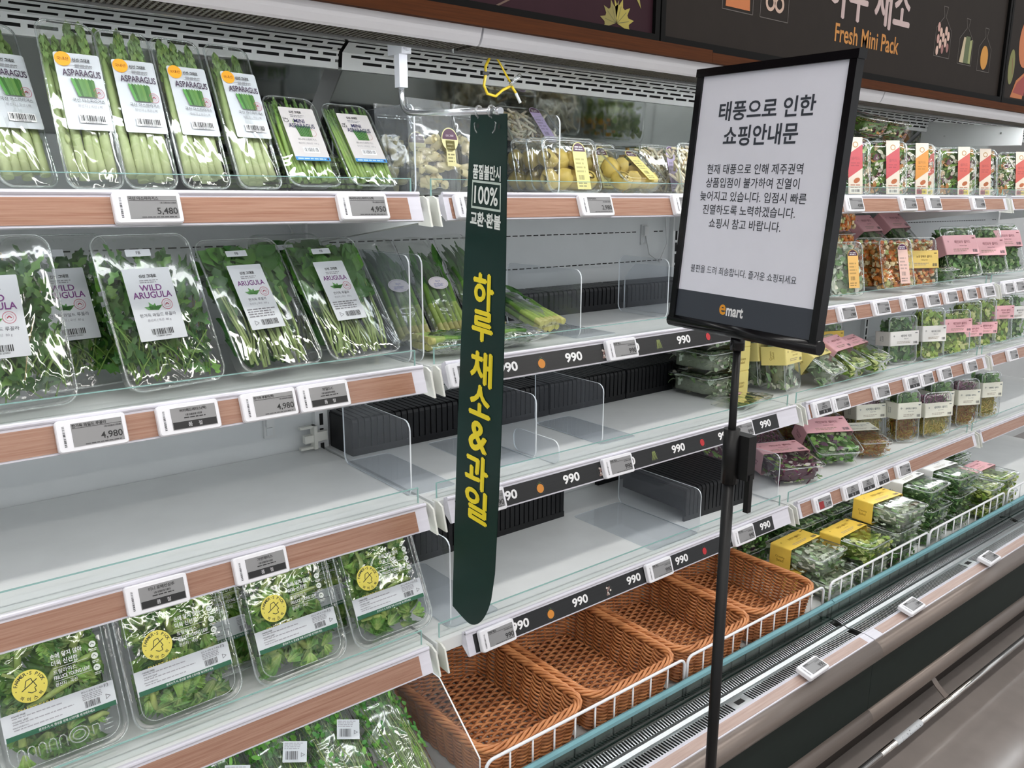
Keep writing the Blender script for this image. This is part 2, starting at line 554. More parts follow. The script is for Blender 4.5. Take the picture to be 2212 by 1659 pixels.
def perforated(mb, x0, x1, A, B, rows, pitch, slot, off):
    def P(x, t):
        return (x, A[0] + (B[0] - A[0]) * t, A[1] + (B[1] - A[1]) * t)
    def quad(xa, xb, ta, tb):
        mb.add([P(xa, ta), P(xb, ta), P(xb, tb), P(xa, tb)], [(0, 1, 2, 3)], 0, (1, 1, 1), False)
    t = 0.0
    for k, (a, b) in enumerate(rows):
        quad(x0, x1, t, a)
        x = x0
        nx = x0 + 0.02 + (off if k % 2 else 0)
        while nx < x1:
            quad(x, nx, a, b)
            x = min(nx + slot, x1)
            nx += pitch
        quad(x, x1, a, b) if x < x1 - 1e-5 else None
        t = b
    quad(x0, x1, t, 1.0)

CASE_LABEL = ['white refrigerated display case behind the asparagus and arugula packs',
              'white refrigerated display case behind the hanging green banner and wicker baskets',
              'white refrigerated display case filled with banded salad boxes',
              'white refrigerated display case past the partition at the end of the salad boxes']
case_proto = {}
def make_case(b):
    x0 = J[b]
    t = thing('refrigerated_case', CASE_LABEL[b], 'display case', (x0, 1.27, 0))
    o = lambda y: y - 1.27
    def pr(name, prof, mat, xa=0.0, xb=W, smooth=False, parent=t):
        if (name, xa, xb) not in case_proto:
            m = MB().prism([(o(y), z) for y, z in prof], xa, xb, smooth=smooth)
            case_proto[(name, xa, xb)] = m.mesh(name, mat)
        return ob(name, case_proto[(name, xa, xb)], parent)
    back = pr('back_panel', [(1.772, 0.40), (1.79, 0.40), (1.79, 1.90), (1.772, 1.90)], 'wall', 0.016, W - 0.016)
    for z in (1.495, 1.405, 1.115, 0.83):
        key = ('slot', z)
        if key not in case_proto:
            m = MB()
            x = 0.05
            i = 0
            while x < W - 0.06:
                if not (1.08 < x < 1.15 and z in (1.495, 1.115)):
                    m.box(x, x + 0.017, o(1.7712), o(1.774), z, z + 0.0028)
                x += 0.0247
                i += 1
            case_proto[key] = m.mesh('vent_slots', 'darkhole')
        ob('vent_slots', case_proto[key], back, kind='stuff')
    up = pr('upright', [(1.755, 0.40), (1.79, 0.40), (1.79, 1.80), (1.755, 1.80)], 'white', -0.016, 0.016)
    if 'upslot' not in case_proto:
        m = MB()
        z = 0.46
        while z < 1.78:
            m.box(-0.005, 0.004, o(1.7540), o(1.756), z, z + 0.028)
            z += 0.036
        case_proto['upslot'] = m.mesh('upright_slots', 'darkhole')
    ob('upright_slots', case_proto['upslot'], up, kind='stuff')
    # canopy
    pr('canopy_fascia', [(1.108, 1.864), (1.109, 1.858), (1.113, 1.845), (1.118, 1.836), (1.123, 1.833), (1.136, 1.836), (1.136, 1.876), (1.108, 1.864)], 'fascia', 0.002, W - 0.002)
    hc = pr('honeycomb_outlet', [(1.137, 1.846), (1.193, 1.846), (1.193, 1.856), (1.137, 1.856)], 'darkhole', 0.002, W - 0.002)
    if 'cells' not in case_proto:
        m = MB()
        n = 150
        for i in range(n):
            x = 0.006 + (W - 0.012) * i / n
            m.add([(x, o(1.137), 1.836), (x + 0.004, o(1.137), 1.836), (x + 0.0075, o(1.193), 1.836), (x + 0.0035, o(1.193), 1.836),
                   (x, o(1.137), 1.846), (x + 0.004, o(1.137), 1.846), (x + 0.0075, o(1.193), 1.846), (x + 0.0035, o(1.193), 1.846)],
                  [(0, 3, 2, 1), (0, 1, 5, 4), (1, 2, 6, 5), (2, 3, 7, 6), (3, 0, 4, 7)], 0, (1, 1, 1), False)
        for y in (1.148, 1.160, 1.172, 1.184):
            m.box(0.006, W - 0.006, o(y), o(y + 0.002), 1.8365, 1.846)
        case_proto['cells'] = m.mesh('honeycomb_cells', 'honey')
    ob('honeycomb_cells', case_proto['cells'], hc, kind='stuff')
    pr('led_hiding_lip', [(1.1932, 1.832), (1.1952, 1.832), (1.1952, 1.848), (1.1932, 1.848)], 'steel', 0.002, W - 0.002)  # added lip that blocks the LED strip's glow from the camera
    led = pr('led_strip', [(1.196, 1.838), (1.210, 1.840), (1.210, 1.846), (1.196, 1.846)], 'led', 0.02, W - 0.02)
    pr('canopy_ceiling', [(1.194, 1.847), (1.235, 1.846), (1.555, 1.898), (1.555, 1.905), (1.194, 1.905)], 'mirror', 0.002, W - 0.002)
    if 'gril' not in case_proto:
        m = MB()
        perforated(m, 0.004, W - 0.004, (o(1.556), 1.897), (o(1.584), 1.882), [(0.20, 0.38), (0.66, 0.84)], 0.054, 0.044, 0.027)
        perforated(m, 0.004, W - 0.004, (o(1.584), 1.882), (o(1.590), 1.852), [(0.12, 0.28), (0.48, 0.66)], 0.054, 0.044, 0.027)
        m.box(0.004, W - 0.004, o(1.590), o(1.604), 1.850, 1.854)
        case_proto['gril'] = m.mesh('air_grille', 'white')
        case_proto['grilb'] = MB().prism([(o(1.564), 1.902), (o(1.592), 1.888), (o(1.600), 1.856), (o(1.604), 1.856), (o(1.604), 1.91), (o(1.564), 1.91)], 0.004, W - 0.004).mesh('grille_backing', 'darkhole')
    g = ob('air_grille', case_proto['gril'], t)
    ob('grille_backing', case_proto['grilb'], g)
    pr('mirror_panel', [(1.606, 1.862), (1.768, 1.712), (1.771, 1.715), (1.609, 1.866)], 'mirror', 0.02, W - 0.02)
    # base
    pr('deck', [(1.128, 0.38), (1.765, 0.38), (1.765, 0.402), (1.128, 0.402)], 'white', 0.001, W - 0.001)
    gl = pr('glass_riser', [(1.1178, 0.405), (1.1222, 0.405), (1.1222, 0.464), (1.1178, 0.464)], 'dglass', 0.002, W - 0.002)
    pr('teal_edge', [(1.1130, 0.461), (1.1270, 0.461), (1.1270, 0.470), (1.1200, 0.4735), (1.1130, 0.470)], 'teal', 0.002, W - 0.002, parent=gl)
    key = 'slats'
    if key not in case_proto:
        def slats(ya, za, yb, zb, pitch, wd, skew):
            m = MB()
            n = int((W - 0.02) / pitch)
            for i in range(n):
                x = 0.01 + i * pitch
                vs = []
                for dz in (0, -0.008):
                    vs += [(x, o(ya), za + dz), (x + wd, o(ya), za + dz), (x + wd + skew, o(yb), zb + dz), (x + skew, o(yb), zb + dz)]
                m.add(vs, [(0, 1, 2, 3), (0, 4, 5, 1), (1, 5, 6, 2), (2, 6, 7, 3), (3, 7, 4, 0)], 0, (1, 1, 1), False)
            for yy, zz in ((ya, za), (yb, zb)):
                m.box(0.004, W - 0.004, o(yy) - 0.003, o(yy) + 0.003, zz - 0.006, zz + 0.0006)
            return m
        case_proto['slats'] = slats(1.112, 0.414, 1.086, 0.407, 0.0088, 0.0034, 0.002).mesh('grille_slats', 'steel')
        case_proto['slats2'] = slats(1.060, 0.409, 1.024, 0.409, 0.0092, 0.0040, 0.0).mesh('grille_slats', 'steel')
    tr = pr('intake_trough', [(1.020, 0.385), (1.115, 0.385), (1.115, 0.395), (1.020, 0.395)], 'darkhole', 0.002, W - 0.002)
    ob('grille_slats', case_proto['slats'], tr, kind='stuff')
    ob('grille_slats', case_proto['slats2'], tr, kind='stuff')
    pr('sensor_plate', [(1.026, 0.4085), (1.056, 0.4085), (1.056, 0.4102), (1.026, 0.4102)], 'steel', 0.68, 0.745, parent=tr)
    pr('sensor_window', [(1.034, 0.4102), (1.048, 0.4102), (1.048, 0.4106), (1.034, 0.4106)], 'darkhole', 0.700, 0.728, parent=tr)
    pr('steel_ridge', [(1.086, 0.400), (1.086, 0.408), (1.076, 0.412), (1.066, 0.409), (1.060, 0.409), (1.060, 0.400)], 'steel', 0.002, W - 0.002)
    pr('price_strip_channel', [(1.024, 0.395), (1.024, 0.4125), (1.016, 0.4135), (0.986, 0.4085), (0.986, 0.395)], 'rail', 0.002, W - 0.002)
    pr('pale_wood_strip', [(1.014, 0.4130), (1.014, 0.4142), (0.989, 0.4100), (0.989, 0.4088)], 'lstrip', 0.05, W - 0.03)
    bp = [(0.988 - 0.030 * math.sin(R(a)), 0.376 + 0.030 * math.cos(R(a))) for a in range(0, 181, 15)]
    pr('front_bumper', bp + [(1.02, 0.346), (1.02, 0.406)], 'bumper', 0.0, W, True)
    pr('front_panel', [(0.984, 0.19), (1.02, 0.19), (1.02, 0.346), (0.984, 0.346)], 'dgreen', 0.0005, W - 0.0005)
    bp = [(0.985 - 0.020 * math.sin(R(a)), 0.165 + 0.027 * math.cos(R(a))) for a in range(0, 181, 15)]
    pr('lower_bumper', bp + [(1.02, 0.138), (1.02, 0.192)], 'bumper', 0.0, W, True)
    pr('kick_plate', [(1.05, 0.0), (1.06, 0.0), (1.06, 0.14), (1.05, 0.14)], 'kick', 0.0, W)
    rl = pr('bumper_rail', [(0.935 + 0.0095 * math.cos(a), 0.075 + 0.0095 * math.sin(a)) for a in [2 * math.pi * i / 14 for i in range(14)]], 'chrome', 0.0, W, True)
    if 'strap' not in case_proto:
        m = MB()
        L = [(0.992, 0.139), (0.985, 0.125), (0.968, 0.106), (0.948, 0.090), (0.938, 0.083)]
        m.loft([[(xx, o(y), z) for y, z in L] for xx in (0.400, 0.425)], closed=False)
        m.loft([[(xx, o(y), z + 0.003) for y, z in L] for xx in (0.425, 0.400)], closed=False)
        case_proto['strap'] = m.mesh('rail_strap', 'bumper')
    ob('rail_strap', case_proto['strap'], rl)
    return t
cases = [make_case(b) for b in range(4)]
for k in ('case_side',):
    p = thing('end_partition', 'white partition hanging under the canopy past the salad trays', 'panel', (3.332, 1.27, 1.80))
    MB().add([(-0.004, -0.02, -0.015), (-0.004, 0.34, -0.005), (-0.004, 0.34, 0.09), (-0.004, -0.02, 0.045),
              (0.004, -0.02, -0.015), (0.004, 0.34, -0.005), (0.004, 0.34, 0.09), (0.004, -0.02, 0.045)],
             [(0, 3, 2, 1), (4, 5, 6, 7), (0, 1, 5, 4), (1, 2, 6, 5), (2, 3, 7, 6), (3, 0, 4, 7)], 0, (1, 1, 1), False).build('partition_board', 'white', p)
    for _yy in (0.05, 0.25):
        MB().tube([(-0.0045, _yy, 0.03), (-0.007, _yy, 0.03)], 0.003, 8).build('screw', 'steel', p)
# sticker on the chrome rail
st = MB()
st.loft([[(x, 0.935 + 0.0105 * math.cos(R(a)), 0.075 + 0.0105 * math.sin(R(a))) for a in range(60, 241, 15)] for x in (2.165, 2.315)], closed=False)
st = st.build('rail_sticker', 'label')
tag(st, 'white handwritten sticker wrapped round the chrome bumper rail', 'sticker')
P = Print()
g = random.Random(5)
for i in range(9):
    u = 2.175 + i * 0.0145
    for k in range(3):
        P.line([(u + g.uniform(0, 0.008), g.uniform(0.002, 0.014)), (u + g.uniform(0, 0.010), g.uniform(0.002, 0.014))], 0.0012, BLK)
ob('handwriting', P.mesh('handwriting', lambda u, l, v: (u, 0.935 + (0.0108) * math.cos(R(95 + v * 9000)), 0.075 + (0.0108) * math.sin(R(95 + v * 9000)))), st)

# ------------------------------------------------------------------ shelves
SHELF_LABEL = {
    (0, 1): 'white shelf with wood-print rail holding the asparagus packs', (0, 2): 'white shelf with wood-print rail holding the arugula packs',
    (0, 3): 'empty white shelf with wood-print rail and two sold-out tags', (0, 4): 'white shelf with wood-print rail holding the curly lettuce packs',
    (1, 1): 'white shelf with wood-print rail holding garlic pouches and peeled potatoes', (1, 2): 'white shelf with charcoal 990 rail holding bagged leeks',
    (1, 3): 'empty white shelf with charcoal 990 rail, a black riser row and one flat pack', (1, 4): 'empty white shelf with charcoal 990 rail right above the wicker baskets',
    (2, 1): 'white shelf with wood-print rail holding dressed salad trays', (2, 2): 'white shelf holding chopped carrot trays and pink-banded salads',
    (2, 3): 'white shelf with wood-print rail holding white, pink and yellow banded greens', (2, 4): 'white shelf with wood-print rail holding sprout boxes in white bands',
    (3, 1): 'white shelf past the end partition, level with the salad trays', (3, 2): 'white shelf past the pink-banded salads at their height',
    (3, 3): 'white shelf past the pink-banded greens at their height', (3, 4): 'white shelf past the last white-banded sprout box'}
sp = {}
BEAD = [(0.003 + 0.0042 * math.cos(a), 0.005 + 0.0042 * math.sin(a)) for a in [2 * math.pi * i / 10 for i in range(10)]]
def face_map(u, l, v):
    return (u, RB[0] + _e.x * v + _e.y * (l - 0.0016), RB[1] + _e.y * v - _e.x * (l - 0.0016))
def make_shelf(b, k):
    dark = b == 1 and k > 1
    t = thing('shelf_unit', SHELF_LABEL[(b, k)], 'shelf', (J[b], 1.27, ZS[k]), group=None)
    def pr(name, prof, mat, xa, xb, parent=t):
        key = (name, mat, xa, xb)
        if key not in sp:
            sp[key] = MB().prism(prof, xa, xb).mesh(name, mat)
        return ob(name, sp[key], parent)
    pr('shelf_board', [(0.014, -0.026), (0.498, -0.020), (0.498, 0.0), (0.014, 0.0)], 'white', 0.004, W - 0.004)
    for xa in (0.006, W - 0.010):
        pr('bracket', [(0.498, -0.105), (0.498, -0.020), (0.02, -0.026), (0.02, -0.045)], 'white', xa, xa + 0.004)
    if True:
        pr('shelf_lamp', [(0.030, -0.034), (0.042, -0.034), (0.042, -0.027), (0.030, -0.027)], 'shelfled', 0.03, W - 0.03)
    sh = 0.04 if k == 4 and b == 1 else 0.0
    rail = pr('price_rail', [RT, RB, (RB[0] + 0.006, RB[1] - 0.002), (0.014, -0.026), (0.014, 0.004)], 'rail', 0.028 + sh, W - 0.022)
    pr('rail_bead', BEAD, 'rail', 0.028 + sh, W - 0.022, rail)
    A = (RB[0] + _e.x * 0.003, RB[1] + _e.y * 0.003)
    B = (RB[0] + _e.x * 0.0415, RB[1] + _e.y * 0.0415)
    n = (-_e.y * 0.0012, _e.x * 0.0012)
    if dark:
        xa, xb = 0.045 + sh, (1.145 if k == 4 else 1.130)
    else:
        xa, xb = 0.040, W - 0.048
    strip = pr('rail_strip', [(A[0] + n[0], A[1] + n[1]), A, B, (B[0] + n[0], B[1] + n[1])], 'darkstrip' if dark else 'woodstrip', xa, xb, rail)
    for xa in (0.0085, W - 0.0125):
        pr('end_cap', [(-0.022, -0.052), (0.02, -0.050), (0.026, 0.001), (0.006, 0.002), (-0.008, -0.004)], 'cap', xa, xa + 0.004)
    gl = pr('glass_lip', [(0.0280, 0.0005), (0.0312, 0.0005), (0.0312, 0.031), (0.0280, 0.031)], 'glass', 0.022, W - 0.022)
    pr('glass_edge', [(0.0279, 0.0310), (0.0313, 0.0310), (0.0313, 0.0324), (0.0279, 0.0324)], 'glassedge', 0.022, W - 0.022, gl)
    for xa in (0.021, W - 0.0222):
        pr('glass_end', [(0.0279, 0.0005), (0.0313, 0.0005), (0.0313, 0.0324), (0.0279, 0.0324)], 'glassedge', xa, xa + 0.0012, gl)
    if dark:
        o9 = 0.035 if k == 4 else 0.0
        h0, h1 = 0.012, 0.034
        if '990' not in sp:
            sp['990'] = Print().text(-0.024, h0 + 0.001, 0.024, h1 - 0.001, '990', WHT, 0.03).mesh('lettering', face_map)
            v = 0.0215
            for kind in ('orange', 'mushroom', 'asparagus', 'tomato'):
                P = Print()
                u = 0.0
                P.line([(u - 0.010, v - 0.012), (u + 0.010, v - 0.012), (u + 0.011, v + 0.004), (u, v + 0.014), (u - 0.011, v + 0.004), (u - 0.010, v - 0.012)], 0.0006, sc('#4a4a48'))
                if kind == 'orange':
                    P.disc(u, v - 0.002, 0.0095, sc('#c9822f'), 2)
                    P.line([(u - 0.004, v + 0.008), (u + 0.003, v + 0.010)], 0.0016, sc('#4f6b2f'), 3)
                elif kind == 'tomato':
                    P.disc(u, v - 0.001, 0.0080, sc('#b3262c'), 2, ry=0.009)
                elif kind == 'asparagus':
                    for i in range(5):
                        P.line([(u - 0.008 + i * 0.004, v - 0.010), (u - 0.004 + i * 0.002, v + 0.010)], 0.0014, sc('#93a061'), 2)
                else:
                    gg = random.Random(3)
                    for i in range(12):
                        P.disc(u + gg.uniform(-0.007, 0.007), v - 0.002 + gg.uniform(-0.008, 0.008), 0.0026, sc(gg.choice(('#cfc3bb', '#8d6f6a', '#d8d0c8'))), 2, 8)
                sp[kind] = P.mesh('printed_icon', face_map)
        for x in (1.005, 1.183, 1.362, 1.541, 1.722, 1.903):
            ob('lettering', sp['990'], strip, loc=(x + o9 - J[1], 0, 0))
        for x, kind in ((1.092, 'orange'), (1.275, 'mushroom'), (1.452, 'asparagus'), (1.632, 'tomato'), (1.812, 'orange')):
            ob('printed_icon', sp[kind], strip, loc=(x + o9 - J[1], 0, 0))
    return t
for b in range(4):
    for k in (1, 2, 3, 4):
        make_shelf(b, k)

# little white socket blocks and cables on the back panel
def socket(x, z, label, cable=None):
    t = thing('light_socket', label, 'socket', (x, 1.772, z))
    MB().box(-0.013, 0.013, -0.006, 0, -0.03, 0.03).build('socket_plate', 'whiteplastic', t)
    MB().box(-0.009, 0.009, -0.016, -0.006, -0.002, 0.026).build('plug_body', 'whiteplastic', t)
    MB().box(-0.007, 0.007, -0.008, -0.0058, -0.024, -0.006).build('socket_face', 'wall', t)
    if cable:
        MB().tube(cable, 0.0022, 6).build('cable', 'whiteplastic', t)
socket(0.712, 1.478, 'white plug socket on the back panel behind the arugula', [(0, -0.012, -0.004), (0.01, -0.014, -0.045), (0.05, -0.016, -0.06), (0.085, -0.014, -0.02), (0.075, -0.010, 0.05), (0.05, -0.008, 0.09)])
socket(1.944, 1.488, 'white plug socket on the back panel near the clear quarter-round divider', [(0, -0.012, -0.004), (0.015, -0.016, -0.06), (0.06, -0.018, -0.085), (0.095, -0.016, -0.03), (0.09, -0.012, 0.04), (0.08, -0.01, 0.09)])
socket(0.708, 1.090, 'white plug socket low on the back panel above the empty shelf')
# white hinge clip beside the upright above the empty shelf
t = thing('bracket_clip', 'ivory plastic bracket clip on the upright above the empty shelf', 'clip', (0.806, 1.752, 1.05))
MB().box(-0.004, 0.004, -0.02, 0.002, -0.028, 0.028).build('clip_spine', 'cap', t)
for z in (-0.028, 0.022):
    MB().box(-0.035, 0.004, -0.012, 0.0, z, z + 0.006).build('clip_arm', 'cap', t)
MB().box(-0.026, -0.004, -0.016, -0.002, -0.012, 0.006).build('clip_hook', 'cap', t)
MB().box(0.004, 0.03, -0.018, -0.004, -0.010, 0.012).build('clip_hook', 'cap', t)

# ------------------------------------------------------------------ sign boards above the canopy
t = thing('wood_trim', 'orange-brown wooden ledge trim above the white canopy', 'trim', (0.832, 1.095, 1.862))
for i, (xa, xb, dz) in enumerate(((-1.3, 0.55, 0.002), (0.55, 2.5, -0.002), (2.5, 4.0, -0.002))):
    MB().prism([(0, -0.004), (0.011, -0.004), (0.011, 0.0), (0.036, 0.0), (0.036, 0.017 + dz), (0, 0.017 + dz)], xa + 0.0008, xb).build('trim_length', 'woodtrim', t)
def board(name, x0, x1, mat, label, pr):
    t = thing(name, label, 'sign', (x0, 1.10, 1.884))
    pn = MB().box(0.012, x1 - x0 - 0.012, 0.012, 0.022, 0.010, 0.62).build('sign_panel', mat, t)
    f = MB()
    f.box(0, x1 - x0, 0.004, 0.026, -0.006, 0.010)
    f.box(0, x1 - x0, 0.004, 0.026, 0.62, 0.636)
    f.box(0, 0.012, 0.004, 0.026, 0.010, 0.62)
    f.box(x1 - x0 - 0.012, x1 - x0, 0.004, 0.026, 0.010, 0.62)
    f.build('sign_frame', 'frame_black', t)
    for nm_, fn in pr:
        P = Print()
        fn(P)
        ob(nm_, P.mesh(nm_, lambda u, l, v: (u - x0, l + 0.0117, v - 1.884)), pn)
def leaf2(P, u, v, s, rot, c):
    pts = []
    for i in range(13):
        a = R(-60 + 120 * i / 12) + rot
        r = s * (0.8 + 0.2 * math.cos(i * 2.1))
        pts.append((u + r * math.sin(a), v + r * math.cos(a)))
    P.poly([(u, v)] + pts, c, 2)
    for i in range(3):
        a = R(-30 + 30 * i) + rot
        P.line([(u, v), (u + 0.7 * s * math.sin(a), v + 0.7 * s * math.cos(a))], 0.0012, sc('#5d5a2b'), 3)
def sprig_print(P):
    for i in range(7):
        P.line([(0.93, 1.93), (0.985 + 0.012 * i, 1.955 + 0.012 * abs(i - 3))], 0.0022, sc('#8a6a3c'), 2)
    P.line([(0.86, 1.895), (0.93, 1.93)], 0.003, sc('#5b4436'), 2)
purple_print = [('printed_leaf', lambda P: leaf2(P, 1.128, 1.902, 0.040, R(-50), sc('#7d7436'))), ('printed_leaf', lambda P: leaf2(P, 1.131, 1.902, 0.044, R(48), sc('#9a8d35'))),
                ('printed_leaf', lambda P: leaf2(P, 1.140, 1.975, 0.05, R(-70), sc('#7d7436'))), ('printed_leaf', lambda P: leaf2(P, 1.160, 1.972, 0.05, R(80), sc('#8b8134'))), ('printed_sprig', sprig_print)]
board('hanging_sign_board', -0.35, 1.236, 'purple_panel', 'dark purple sign board with yellow-green leaf prints above the canopy', purple_print)
def bag_icon(P, u, v, w_, h_):
    P.line([(u - w_, v), (u + w_, v), (u + w_ * 0.98, v + h_ * 0.55), (u + 0.004, v + h_ * 0.8), (u + 0.012, v + h_), (u - 0.012, v + h_), (u - 0.004, v + h_ * 0.8), (u - w_ * 0.98, v + h_ * 0.55), (u - w_, v)], 0.0016, sc('#57504c'), 2)
def bag_beans(P):
    bag_icon(P, 2.362, 1.968, 0.044, 0.125)
    gg = random.Random(8)
    for i in range(11):
        P.disc(2.362 + ((i * 7) % 5 - 2) * 0.014, 1.982 + i * 0.0058, 0.0075, sc(gg.choice(('#c9a99b', '#8d5f5a', '#b98f86'))), 3, 10, ry=0.012)
def bag_leek(P):
    bag_icon(P, 2.500, 1.962, 0.042, 0.118)
    P.poly([(2.468, 1.966), (2.500, 1.966), (2.500, 2.032), (2.484, 2.032)], sc('#b5a789'), 3)
    P.poly([(2.492, 1.966), (2.526, 1.966), (2.522, 2.036), (2.496, 2.036)], sc('#4d5a33'), 4)
    P.poly([(2.520, 1.968), (2.534, 1.966), (2.536, 2.030), (2.522, 2.026)], sc('#8f9460'), 5)
def bag_lemon(P):
    bag_icon(P, 2.622, 1.955, 0.040, 0.115)
    P.disc(2.622, 1.992, 0.024, sc('#bd8223'), 3, ry=0.032)
def bag_carrot(P):
    bag_icon(P, 1.475, 1.966, 0.05, 0.16)
    P.poly([(1.435, 1.972), (1.515, 1.972), (1.510, 2.04), (1.440, 2.04)], sc('#b5652a'), 3)
def bag_onion(P):
    bag_icon(P, 1.600, 1.966, 0.05, 0.16)
    for q in (-0.016, 0.016):
        P.ring(1.600 + q, 1.998, 0.010, 0.017, sc('#b99d8d'), 3)
def title_print(P):
    for q, (du, dv) in enumerate(((-0.003, 0.0), (0.003, 0.0), (0.0, 0.002), (0.0, -0.002))):
        P.text(1.800 + du, 2.003 + dv, 2.172 + du, 2.125 + dv, '하루 채소', sc('#b9a4a2'), 0.0, 2 + q)
dark_print = [('lettering', title_print), ('lettering', lambda P: P.text(1.838, 1.950, 2.132, 1.990, 'Fresh Mini Pack', sc('#b87a2c'), 0.015)),
              ('printed_bag', bag_beans), ('printed_bag', bag_leek), ('printed_bag', bag_lemon), ('printed_bag', bag_carrot), ('printed_bag', bag_onion)]
board('hanging_sign_board', 1.240, 2.752, 'dark_panel', 'charcoal sign board reading Fresh Mini Pack with bagged vegetable prints', dark_print)
def print_leaf(P):
    P.disc(2.815, 1.985, 0.022, sc('#6f7035'), 2, ry=0.05)
    P.line([(2.815, 2.01), (2.828, 1.965)], 0.003, sc('#7a4a30'), 3)
def print_slice(P):
    P.poly([(2.83, 1.90), (2.92, 1.90), (2.93, 1.985), (2.86, 1.95)], sc('#b0642c'), 2)
    P.poly([(2.845, 1.915), (2.93, 1.91), (2.93, 1.975), (2.87, 1.945)], sc('#8e2f26'), 3)
right_print = [('printed_leaf', print_leaf), ('printed_slice', print_slice), ('printed_fruit', lambda P: P.disc(2.90, 2.06, 0.05, sc('#b86a3a'), 2, ry=0.07))]
board('hanging_sign_board', 2.756, 4.3, 'dark_panel', 'charcoal sign board with orange slice and leaf prints beside the mini pack sign', right_print)

# ================================================================== electronic price tags
TW, TH, TD = 0.092, 0.046, 0.011
def _tag_meshes():
    m = MB()
    L = [rrect(TW, TH, 0.005, 3, 0, TH / 2), rrect(TW, TH, 0.005, 3, 0, TH / 2), rrect(TW - 0.003, TH - 0.003, 0.004, 3, 0, TH / 2)]
    m.loft([[(x, 0.0, z) for x, z in L[0]], [(x, -TD + 0.002, z) for x, z in L[1]], [(x, -TD, z) for x, z in L[2]]], cap0=True, cap1=True, smooth=False)
    case = m.mesh('tag_casing', 'tagcase')
    m = MB()
    m.box(-TW / 2 + 0.0195, TW / 2 - 0.006, -TD - 0.0006, -TD + 0.0005, 0.0065, TH - 0.0065)
    return case, m.mesh('tag_screen', 'screen')
TAG_CASE, TAG_SCREEN = _tag_meshes()
_tp = {}
DK = sc('#141416')
def tag_print(title, price, sold, red):
    k = (title, price, sold, red)
    if k in _tp:
        return _tp[k]
    P = Print()
    u0, u1, v0, v1 = -TW / 2 + 0.0195, TW / 2 - 0.006, 0.0065, TH - 0.0065
    P.vbars(-TW / 2 + 0.008, 0.008, -TW / 2 + 0.011, TH - 0.009, sc('#3a3a3d'))
    if sold:
        P.tc((u0 + u1) / 2, v1 - 0.008, 0.0055, title, DK, 0.02, maxw=0.045)
        P.bars((u0 + u1) / 2 - 0.012, v1 - 0.0135, (u0 + u1) / 2 + 0.012, v1 - 0.0105, DK, 26)
        P.micro((u0 + u1) / 2 - 0.015, v1 - 0.018, (u0 + u1) / 2 + 0.018, v1 - 0.0145, 1, DK)
        P.rect(u0 + 0.001, v0 + 0.001, u1 - 0.001, v0 + 0.0115, DK)
        P.tc((u0 + u1) / 2 - 0.0075, v0 + 0.003, 0.0062, '품', sc('#cfcfd2'), 0.0, 3)
        P.tc((u0 + u1) / 2 + 0.0075, v0 + 0.003, 0.0062, '절', sc('#cfcfd2'), 0.0, 3)
    else:
        if red:
            P.rect(u0 + 0.001, v0 + 0.001, u0 + 0.026, v1 - 0.010, sc('#8e1f22'))
        P.tc(u0 + 0.001, v1 - 0.0062, 0.0050, title, DK, 0.02, maxw=0.045, al='l')
        P.rect(u0 + 0.001, v1 - 0.0074, u1 - 0.001, v1 - 0.0068, DK)
        P.bars(u1 - 0.024, v1 - 0.0115, u1 - 0.002, v1 - 0.009, sc('#3a3a3c'), 28)
        P.tc(u1 - 0.0015, v0 + 0.0045, 0.0110, price, DK, 0.012, al='r', maxw=0.05)
        P.micro(u0 + 0.015, v0 + 0.0005, u1 - 0.002, v0 + 0.0035, 1, sc('#444446'))
    _tp[k] = P.mesh('lettering', lambda u, l, v: (u, l - TD - 0.0007, v))
    return _tp[k]
def price_tag(x, k, label, title='', price='990', sold=False, red=False, group=None, dz=0.0):
    t = thing('price_tag', label, 'price tag', (x, 1.27 + RB[0] - 0.0012 - 0.001, ZS[k] + RB[1] + 0.0005 + dz), (-RAIL_LEAN, 0, R(rnd.uniform(-1, 1))), group)
    ob('tag_casing', TAG_CASE, t)
    s_ = ob('tag_screen', TAG_SCREEN, t)
    ob('lettering', tag_print(title, price, sold, red), s_)
    return t
E_ = 'white price tag '
price_tag(0.347, 1, E_ + 'showing 5,480 under the asparagus packs', '국산 아스파라거스', '5,480')
price_tag(0.690, 1, E_ + 'showing 4,950 under the mini asparagus', '태국미니아스파라거스(팩)', '4,950')
price_tag(0.923, 1, E_ + 'partly behind the banner under the garlic pouches', '국산깐마늘(팩)', '3,980')
price_tag(1.232, 1, E_ + 'showing 2,980 under the peeled potatoes', '깐감자(300g)', '2,980')
price_tag(1.520, 1, E_ + 'beside the notice frame under the mushroom trays', '국산 채소(팩)', '3,980')
price_tag(0.243, 2, E_ + 'showing 4,980 under the wild arugula', '한가득 와일드 루꼴라', '4,980')
price_tag(0.378, 2, E_ + 'with a sold-out bar under the wild arugula', '버터헤드레터스(팩)', sold=True)
price_tag(0.506, 2, E_ + 'showing 4,980 under the broad-leaf arugula', '한가득 루꼴라(팩)', '4,980')
price_tag(0.602, 2, E_ + 'with a sold-out bar touching the 4,980 arugula tag', '와일드C', sold=True)
price_tag(0.903, 2, E_ + 'half behind the banner on the leek shelf rail', '하루 채소', '990')
price_tag(1.322, 2, E_ + 'showing 990 under the flat clear divider foot on the leek shelf', '하루 채소', '990')
price_tag(1.775, 2, E_ + 'showing 990 below the notice frame on the leek shelf rail', '하루 채소', '990')
price_tag(0.308, 3, E_ + 'with a sold-out bar above the second lettuce pack', '미니 로메인상추', sold=True)
price_tag(0.474, 3, E_ + 'with a sold-out bar above the third lettuce pack', '가반레터스', sold=True)
price_tag(0.945, 3, E_ + 'hidden but for a sliver behind the banner on the riser shelf', '하루 채소', '990')
